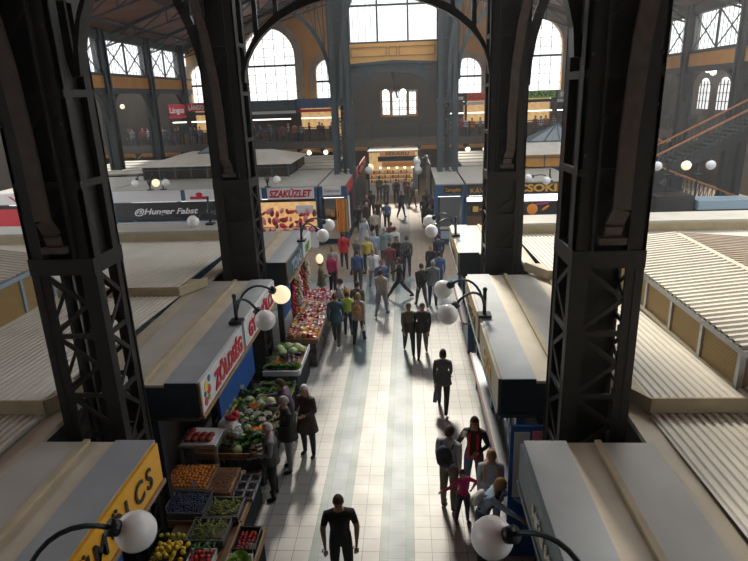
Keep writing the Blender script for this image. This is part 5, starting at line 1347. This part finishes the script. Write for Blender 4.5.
# near fruit stand (lower left), tilted rows of crates
stand(-4.52, -2.92, 8.0, 9.45, .72, 'fruit stand at lower left carrying apricots, plums and berries', 'navy')
stand(-4.02, -2.92, 6.7, 7.98, .70, 'fruit stand at the bottom left carrying lemons, tomatoes and a crate of grapes', 'navy')
crate(-4.12, 9.02, .72, .82, .72, .17, 'wood_pale', 'crate of orange apricots on the near fruit stand')
heap('apricot', -4.50, -3.74, 8.70, 9.34, .86, .066, .03, 'ripe orange apricot heaped in the crate on the near fruit stand', 'apricot', 'apricots in the crate on the near fruit stand', rise=.06)
crate(-3.48, 8.95, .72, .44, .70, .15, 'wood_pale', 'flat tray of brown nuts between apricots and blue berries')
mound('nuts', -3.68, -3.28, 8.64, 9.26, .86, .014, 'f_nut', 'heap of small brown nuts in a flat tray', 'nuts', 420, .03)
for i in range(2):
    for j in range(3):
        nm = 'blueberry_punnet'; x = -3.12+.19*i-.0; y = 8.62+.24*j; r = empty(nm, (x, y, .725)); b = MB()
        b.box(-.085, .085, -.105, .105, 0, .01); b.box(-.09, -.08, -.11, .11, 0, .09); b.box(.08, .09, -.11, .11, 0, .09); b.box(-.09, .09, -.11, -.1, 0, .09); b.box(-.09, .09, .1, .11, 0, .09); b.build('punnet', 'ink_grey', r)
        b = MB()
        for k in range(50): b.ball((random.uniform(-.07, .07), random.uniform(-.09, .09), .06+random.uniform(0, .02)), .014, 6, 4)
        q = b.build('berries', 'f_berry', r); q['kind'] = 'stuff'
        tag(r, 'small box of very dark berries in a block of six', 'berry box', 'boxes of dark berries on the near fruit stand')
crate(-3.92, 8.33, .72, .70, .60, .16, 'crate_grey', 'grey crate of dark blue plums on the near fruit stand')
mound('plums', -4.25, -3.59, 8.06, 8.60, .82, .020, 'f_plum', 'heap of dark blue plums in the grey crate', 'plums', 650, .05)
for (x, y, w, d, lb) in ((-3.24, 8.22, .58, .50, 'farther'), (-3.34, 7.68, .62, .52, 'nearer')):
    crate(x, y, .72, w, d, .15, 'crate_grey', '%s grey crate of green grapes on the near fruit stand' % lb)
    heap('grapes', x-w/2+.06, x+w/2-.04, y-d/2+.08, y+d/2-.06, .81, .088, .02, 'bunch of green grapes in the %s grey crate' % lb, 'grapes', 'green grape bunches in the %s crate' % lb, rise=.03)
crate(-3.78, 7.12, .70, .56, .60, .16, 'crate_black', 'dark crate of yellow lemons at the near end of the stand')
heap('lemon', -4.02, -3.52, 6.86, 7.38, .82, .088, .035, 'yellow lemon heaped in the dark crate at the lower left', 'lemon', 'yellow lemons at the near end', rise=.09, layers=2, tilt=1.2)
for k in range(5): put('green_lemon', -4.05+.09*k, 7.50+.02*(k % 2), .88, k, 'green yellow lemon at the rear of the lemon crate', 'lemon', 'greenish lemons behind the yellow ones', tilt=1.1)
heap('cucumber', -3.52, -3.10, 7.22, 7.44, .80, .07, .02, 'short dark green cucumber behind the red tomatoes', 'cucumber', 'cucumbers behind the tomatoes', rise=.02)
crate(-3.27, 7.05, .70, .40, .42, .15, 'plastic_white', 'small white crate of red tomatoes beside the lemons')
heap('tomato', -3.44, -3.10, 6.88, 7.24, .80, .075, .032, 'round red tomato in the small crate beside the lemons', 'tomato', 'red tomatoes beside the lemons', rise=.05, layers=2)
stand(-2.90, -2.50, 6.55, 7.95, .62, 'low side stand with lettuce and red radishes by the aisle', 'skirt_dark')
crate(-2.70, 6.95, .62, .38, .62, .14, 'plastic_white', 'crate of green lettuce on the low side stand'); crate(-2.70, 7.62, .62, .36, .5, .14, 'crate_black', 'crate of dark red radishes on the low side stand')
for k, (x, y) in enumerate(((-2.78, 6.8), (-2.62, 6.86), (-2.77, 7.0), (-2.62, 7.06), (-2.7, 7.16))): put('lettuce', x, y, .74, k, 'bright green lettuce on the low side stand', 'lettuce', 'lettuces on the low side stand', 1.1)
heap('tomato', -2.84, -2.56, 7.42, 7.8, .70, .06, .02, 'small dark red radish on the low side stand', 'radish', 'radishes on the low side stand', rise=.02, sc=.7)
for (x, y, z) in ((-4.3, 7.62, .95), (-3.9, 8.62, .95), (-3.05, 7.40, .92), (-2.52, 7.3, .80)): price_card(x, y, z, 0, 'small white price card stuck among the near fruit')
# the things on the ledge in the gap between the stalls
r = empty('meat_tray', (-4.05, 9.75, 1.25)); b = MB(); b.box(-.38, .30, -.3, .3, 0, .03); b.build('tray', 'plastic_white', r)
b = MB(); 
for k in range(9): b.ball((-.28+.14*(k % 4), -.16+.15*(k//4), .07), .07, 9, 6, sc=(1.1, 1.3, .6))
b.build('red_goods', 'f_darkred', r); tag(r, 'white tray of dark red goods under the near end of the white sign', 'tray')
r = empty('side_table', (-4.07, 9.75, 0)); MB().box(-.42, .36, -.32, .32, 1.2, 1.25).build('table_top', 'steel', r)
for sx in (-1, 1):
    for sy in (-1, 1): MB().box(sx*.34-.03-.03, sx*.34, sy*.27-.02, sy*.27+.02, 0, 1.2).build('leg', 'steel', r)
tag(r, 'tall narrow table under the white tray of red goods', 'table')
# bags hanging at the near end of the vegetable stall
b = MB(); b.ball((0, 0, 0), .2, 14, 10, sc=(1.0, 1.25, .75)); b.ball((.08, .1, -.2), .16, 12, 8, sc=(1.0, 1.2, .9))
b.v = [tuple(c*random.uniform(.8, 1.18) for c in v) for v in b.v]; b.sm = [False]*len(b.sm)
o = b.build('plastic_bag', 'plastic_white'); o.location = (-3.72, 10.25, 1.25); tag(o, 'bundle of white plastic bags hanging at the vegetable stall', 'bag')
b = MB(); b.ball((0,0,0), .12, 10, 7, sc=(1.2, .8, .6)); b.ball((.08,.05,.03), .09, 10, 7); o = b.build('red_bundle', 'f_red'); o.location = (-3.62, 10.15, 1.45); tag(o, 'bundle of red paprika beside the hanging white bags', 'paprika')

# middle vegetable stand, heaped
stand(-4.35, -2.98, 9.85, 12.35, .78, 'broad vegetable stand under the white stall sign heaped with cabbages and greens', 'skirt_dark')
heap('pepper', -4.30, -3.95, 10.95, 12.0, .80, .088, .04, 'pale yellow pepper heaped at the rear of the vegetable stand', 'pepper', 'pale yellow peppers at the rear of the vegetable stand', rise=.10, layers=2)
heap('potato', -4.25, -3.85, 10.0, 10.5, .80, .08, .03, 'pale brown potato at the near end of the vegetable stand', 'potato', 'potatoes on the vegetable stand', rise=.05)
heap('pepper', -3.95, -3.7, 10.2, 10.8, .80, .09, .04, 'pale yellow pepper beside the potatoes', 'pepper', 'pale yellow peppers beside the potatoes', rise=.06)
for k, (x, y) in enumerate(((-3.82, 11.2), (-3.62, 11.35), (-3.80, 11.55), (-3.6, 10.98), (-3.42, 11.25), (-3.28, 11.02), (-3.2, 11.25))): put('cauliflower', x, y, .86, k, 'white cauliflower among the greens of the vegetable stand', 'cauliflower', 'cauliflowers on the vegetable stand', 1.05)
for k, (x, y) in enumerate(((-3.75, 11.85), (-3.5, 11.95), (-3.25, 11.8), (-3.45, 11.65), (-3.1, 11.55))): put('cabbage', x, y, .90, k, 'pale green cabbage on the vegetable stand', 'cabbage', 'cabbages on the vegetable stand')
for k in range(9): put('cucumber', -3.62+.045*k, 10.72+.03*(k % 3), .86+.02*(k % 2), .2*k, 'long dark cucumber in the middle of the vegetable stand', 'cucumber', 'cucumbers in the middle of the vegetable stand', 1.3)
for k, (x, y) in enumerate(((-3.55, 11.5), (-3.62, 11.62), (-3.15, 10.62), (-3.3, 10.55), (-3.05, 10.55))): put('carrot_bunch', x, y, .92, .8+k, 'bunch of orange carrots with leaves on the vegetable stand', 'carrots', 'carrot bunches on the vegetable stand', 1.2)
for k, (x, y) in enumerate(((-3.45, 10.25), (-3.25, 10.3), (-3.5, 10.05), (-3.3, 10.05), (-3.12, 10.12), (-3.7, 10.05))): put('herbs', x, y, .80, k, 'dark green bunch of herbs at the near end of the vegetable stand', 'herbs', 'herb bunches at the near end of the vegetable stand', 1.25)
for k in range(10): put('dark_lettuce', -4.2+.13*k, 12.15+.06*(k % 2), .82, k*1.1, 'dark green leafy bunch along the rear of the vegetable stand', 'greens', 'leafy greens along the rear of the vegetable stand', 1.1)
for k in range(8): put('lettuce', -4.0+.22*(k % 4), 11.0+.75*(k//4)+.05*(k % 2), .84, k*1.3, 'light green lettuce among the vegetables', 'lettuce', 'lettuces on the vegetable stand', 1.0)
for k in range(7): put('turnip', -3.75+.09*k, 10.90+.03*(k % 2), .87, k, 'white and purple turnip on the vegetable stand', 'turnip', 'turnips on the vegetable stand')
for k in range(6): put('onion_bunch', -3.1+.0*k, 10.85+.18*k, .84, 1.3, 'bunch of spring onions at the aisle side of the vegetable stand', 'spring onions', 'spring onion bunches on the vegetable stand', 1.1)
b = MB(); b.ball((0,0,0), .10, 10, 7, sc=(1.2, 1, .8)); o = b.build('gift_bundle', 'f_red'); o.location = (-4.2, 12.35, 1.02); tag(o, 'red wrapped bundle at the rear corner of the vegetable stand', 'bundle')
for (x, y) in ((-4.0, 12.2), (-3.9, 10.9), (-3.2, 11.45)): price_card(x, y, .98, .2, 'small white price card among the vegetables')
for k in range(46):
    kd = ('lettuce', 'dark_lettuce', 'cauliflower', 'onion_bunch', 'lettuce', 'carrot_bunch', 'herbs', 'cabbage')[(k*5) % 8]
    nmv = {'lettuce': ('light green lettuce', 'lettuce'), 'dark_lettuce': ('dark leafy head', 'greens'), 'cauliflower': ('white cauliflower', 'cauliflower'), 'onion_bunch': ('bunch of spring onions', 'spring onions'), 'carrot_bunch': ('bunch of orange carrots', 'carrots'), 'herbs': ('dark bunch of herbs', 'herbs'), 'cabbage': ('pale cabbage', 'cabbage')}[kd]
    put(kd, -3.86+.115*(k % 8)+random.uniform(-.03, .03), 10.0+.37*(k//8)+random.uniform(-.05, .05), .80+.05*(k % 2), k*1.9, '%s tucked between the heaps on the broad vegetable stand' % nmv[0], nmv[1], '%s between the heaps of the broad vegetable stand' % nmv[1], random.uniform(.75, 1.0))
# greens on the floor level bench between the stands
stand(-3.75, -2.98, 12.45, 13.25, .62, 'low dark bench of leafy greens between the two vegetable stands', 'navy')
for k in range(14): put('dark_lettuce' if k % 3 else 'lettuce', -3.68+.11*(k % 7), 12.6+.3*(k//7)+.05*(k % 2), .64, k*1.7, 'dark leafy bunch on the low bench', 'greens', 'leafy greens on the low bench', 1.25)
# small stand with white edge
stand(-3.80, -2.88, 13.35, 15.0, .84, 'small vegetable stand with a white edge, cabbages and turnips on it', 'navy', edge='plastic_white')
for k, (x, y) in enumerate(((-3.62, 14.6), (-3.4, 14.75), (-3.15, 14.7), (-3.5, 14.35), (-3.22, 14.42), (-3.02, 14.55))): put('cabbage', x, y, .96, k, 'pale cabbage on the small white edged stand', 'cabbage', 'cabbages on the small white edged stand', 1.15)
for k, (x, y) in enumerate(((-3.3, 14.2), (-3.15, 14.12), (-3.42, 14.1), (-3.05, 14.28))): put('aubergine', x, y, .92, .5*k, 'dark purple aubergine on the small white edged stand', 'aubergine', 'aubergines on the small white edged stand', 1.2)
heap('turnip', -3.3, -2.95, 13.7, 14.1, .85, .09, .04, 'white and purple turnip on the small white edged stand', 'turnip', 'turnips on the small white edged stand', rise=.05)
for k, (x, y) in enumerate(((-3.6, 14.05), (-3.6, 13.85), (-3.48, 13.75))): put('carrot_bunch', x, y, .90, .4*k, 'bunch of orange carrots on the small white edged stand', 'carrots', 'carrot bunches on the small white edged stand', 1.3)
for k in range(8): put('lettuce' if k % 2 else 'herbs', -3.68+.1*k, 13.52+.05*(k % 2), .85, k, 'green leafy head at the near end of the small white edged stand', 'greens', 'leafy heads on the small white edged stand', 1.2)
heap('lettuce', -3.75, -3.2, 14.8, 15.0, .86, .17, .0, 'green lettuce behind the cabbages of the small stand', 'lettuce', 'lettuces behind the cabbages of the small stand', rise=.02)

# colourful table along the third stall: sweets, fruit jellies and packets
stand(-3.62, -2.70, 15.35, 19.75, .86, 'long table of colourful packets and sweets along the third left stall', 'skirt_pattern')
PK = {}
pal = [('red', 'c_red'), ('orange', 'ink_orange'), ('white', 'plastic_white'), ('pink', 'c_pink'), ('yellow', 'fruit_yellow'), ('brown', 'wood_pale')]
k = 0
for j in range(29):
    for i in range(6):
        y = 15.5+j*.146; x = -3.52+i*.145
        zone = j/29
        w = [3, 4, 1, 1, 3, 0] if zone < .22 else ([4, 1, 2, 3, 0, 1] if zone < .45 else ([1, 3, 3, 2, 1, 2] if zone < .75 else [4, 1, 2, 3, 0, 2]))
        if i > 3 and zone > .3: w = [1, 0, 5, 1, 0, 1]
        nm, mm = random.choices(pal, w)[0]
        if nm not in PK:
            b = MB(); b.box(-.055, .055, -.06, .06, 0, .045, mm); b.box(-.045, .045, -.05, .05, .045, .06, mm); b.box(-.03, .03, -.035, .035, .06, .063, 'plastic_white' if nm != 'white' else 'c_red'); o = b.build('sweets_packet'); PK[nm] = o
        else: o = dup(PK[nm])
        o.location = (x+random.uniform(-.01, .01), y+random.uniform(-.01, .01), .862+.05*(5-i)/5+.06*(k % 3 == 0)); o.rotation_euler = (random.uniform(-.35, .35), random.uniform(-.3, .3), random.uniform(-1.2, 1.2)); o.scale = [random.uniform(.85, 1.45)]*2+[random.uniform(.8, 2.2)]
        tag(o, '%s packet on the long colourful table' % nm, 'packet', '%s packets on the long colourful table' % nm); k += 1
# hanging strings of garlic and paprika under the third stall's board
for k, y in enumerate((15.7, 16.05, 16.4, 16.75, 17.1, 17.5, 17.9, 18.3)):
    nm, mm = (('garlic_string', 'f_white'), ('paprika_string', 'f_red'), ('paprika_string', 'f_darkred'), ('garlic_string', 'f_nut'))[(k+(1)) % 4]
    b = MB()
    for q in range(16): b.ball((random.uniform(-.05, .05), random.uniform(-.06, .06), -.055*q), .05, 7, 5)
    b.tube([(0, 0, .12), (0, 0, -.8)], .008, 5)
    o = b.build(nm, mm); o.location = (-3.36, y, 2.36)
    cl = {'f_white': 'white', 'f_red': 'bright red', 'f_darkred': 'dark red', 'f_nut': 'brown'}[mm]
    tag(o, '%s %s hanging under the dark board of the third left stall' % (cl, nm.replace('_', ' of ').replace('string of', 'string') if False else ('garlic string' if 'garlic' in nm else 'paprika string')), 'string', '%s strings under the third left stall' % cl)
MB_o = MB().ball((0,0,0), .13, 12, 8, sc=(1, 1, 1.3)).build('hanging_lamp', 'globe_lit'); MB_o.location = (-3.05, 18.9, 2.3); tag(MB_o, 'small glowing lamp hanging beside the hanging strings', 'lamp')
# hams and meats of the cross aisle shop
HM = {}
for k in range(42):
    nm = ('red', 'pink', 'dark')[k % 3]; mm = {'red': 'f_red', 'pink': 'c_pink', 'dark': 'f_darkred'}[nm]
    if nm not in HM: b = MB(); b.ball((0, 0, 0), .15, 10, 7, sc=(1.2, .6, .75)); b.ball((.12, 0, .03), .08, 8, 5, sc=(1.2, .6, .7)); HM[nm] = o = b.build('ham', mm)
    else: o = dup(HM[nm])
    o.location = (-8.0+.235*(k % 14)+random.uniform(-.08, .08), 29.45+.12*(k//14), 1.08+.36*(k//14)+random.uniform(-.14, .14)); o.rotation_euler = (random.uniform(-.5, .5), random.uniform(-1.5, 1.5), random.uniform(-.5, .5)); o.scale = [random.uniform(.7, 1.3)]*3
    tag(o, '%s piece of meat in the display under the slanted red sign' % nm, 'meat', '%s meat pieces under the slanted red sign' % nm)
# bags and scarves hung at the corner stall, textiles along the left of the far aisle
for k, (x, c, nm, w, h, z) in enumerate(((-4.2, 'wood_pale', 'handbag', .22, .30, 1.95), (-3.95, 'c_tan', 'handbag', .2, .34, 1.9), (-3.72, 'black_board', 'handbag', .3, .32, 1.85))):
    b = MB(); b.box(-w/2, w/2, -.06, .06, -h, 0); b.tube([(-w*.35, 0, 0), (-w*.3, 0, .18), (w*.3, 0, .18), (w*.35, 0, 0)], .012, 6); o = b.build(nm, c); o.location = (x, 29.85, z)
    tag(o, '%s hanging in the blue corner stall' % ('light brown bag', 'tan bag', 'wide black bag')[k], 'bag')
for k, (y, c, lb) in enumerate(((29.3, 'ink_orange', 'orange'), (29.75, 'c_tan', 'brown orange'), (30.3, 'c_blue_l', 'pale blue'), (30.8, 'c_white', 'white striped'), (31.3, 'c_jeand', 'navy'), (32.0, 'c_black', 'black'), (33.0, 'c_maroon', 'wine red'), (34.0, 'c_greyd', 'charcoal'), (35.2, 'c_black', 'long black'), (36.5, 'c_brown', 'dark brown'))):
    b = MB(); P = []; n = 10
    for e, z in ((0, 2.45), (1, .75 if k < 5 else .9)):
        for i in range(n): P.append((.05*math.sin(i*1.9)+.03*e, -.2+.4*i/(n-1), z))
    b.add(P, [(i, i+1, n+i+1, n+i) for i in range(n-1)]); b.tube([(0, -.22, 2.46), (0, .22, 2.46)], .015, 6)
    o = b.build('hanging_scarf', c); o.location = (-3.22 if k > 1 else -3.4, y if k > 1 else 29.8-.05*k, 0); 
    if k < 2: o.rotation_euler = (0, 0, PI/2); o.location = (-3.55+.22*k, 29.75, 0)
    tag(o, '%s cloth hanging along the left of the far aisle' % lb, 'textile')
r = struct(MB().box(-3.36, -3.28, 30.4, 45, 2.5, 3.1).build('trim_111', 'ink_red')); 
struct(MB().box(-3.36, -3.28, 30.1, 45, 0, 2.5).build('trim_112', 'navy'))
struct(MB().box(1.34, 1.42, 36.6, 45, 0, 3.1).build('trim_113', 'navy'))

# glossy posters in the gap between the two right stalls
r = empty('poster_stand', (1.95, 8.12, 0)); MB().box(-.42, .42, .0, .05, 0, 2.5).build('board', 'blue_bright', r)
b = MB(); b.box(-.36, -.12, -.02, .0, 1.2, 2.4, 'plastic_white'); b.box(-.08, .16, -.02, .0, 1.3, 2.42, 'c_pink'); b.box(.2, .38, -.02, .0, 1.2, 2.4, 'plastic_white'); b.build('poster', None, r)
tag(r, 'board with glossy white and pink posters in the gap beside the right column', 'poster board')

# thin dusty air of the hall
m = bpy.data.materials.new('dusty_air'); m.use_nodes = True; m.node_tree.nodes.remove(m.node_tree.nodes['Principled BSDF'])
v = m.node_tree.nodes.new('ShaderNodeVolumeScatter'); v.inputs['Density'].default_value = 0.0021; v.inputs['Anisotropy'].default_value = 0.35
m.node_tree.links.new(v.outputs[0], m.node_tree.nodes['Material Output'].inputs['Volume']); M['dusty_air'] = m
o = MB().box(-27, 23, 3, 55.6, 0.02, 16.8).build('air_haze', 'dusty_air'); o.display_type = 'WIRE'
tag(o, 'thin bright dusty haze filling the hall towards the end windows', 'haze', kind='stuff')
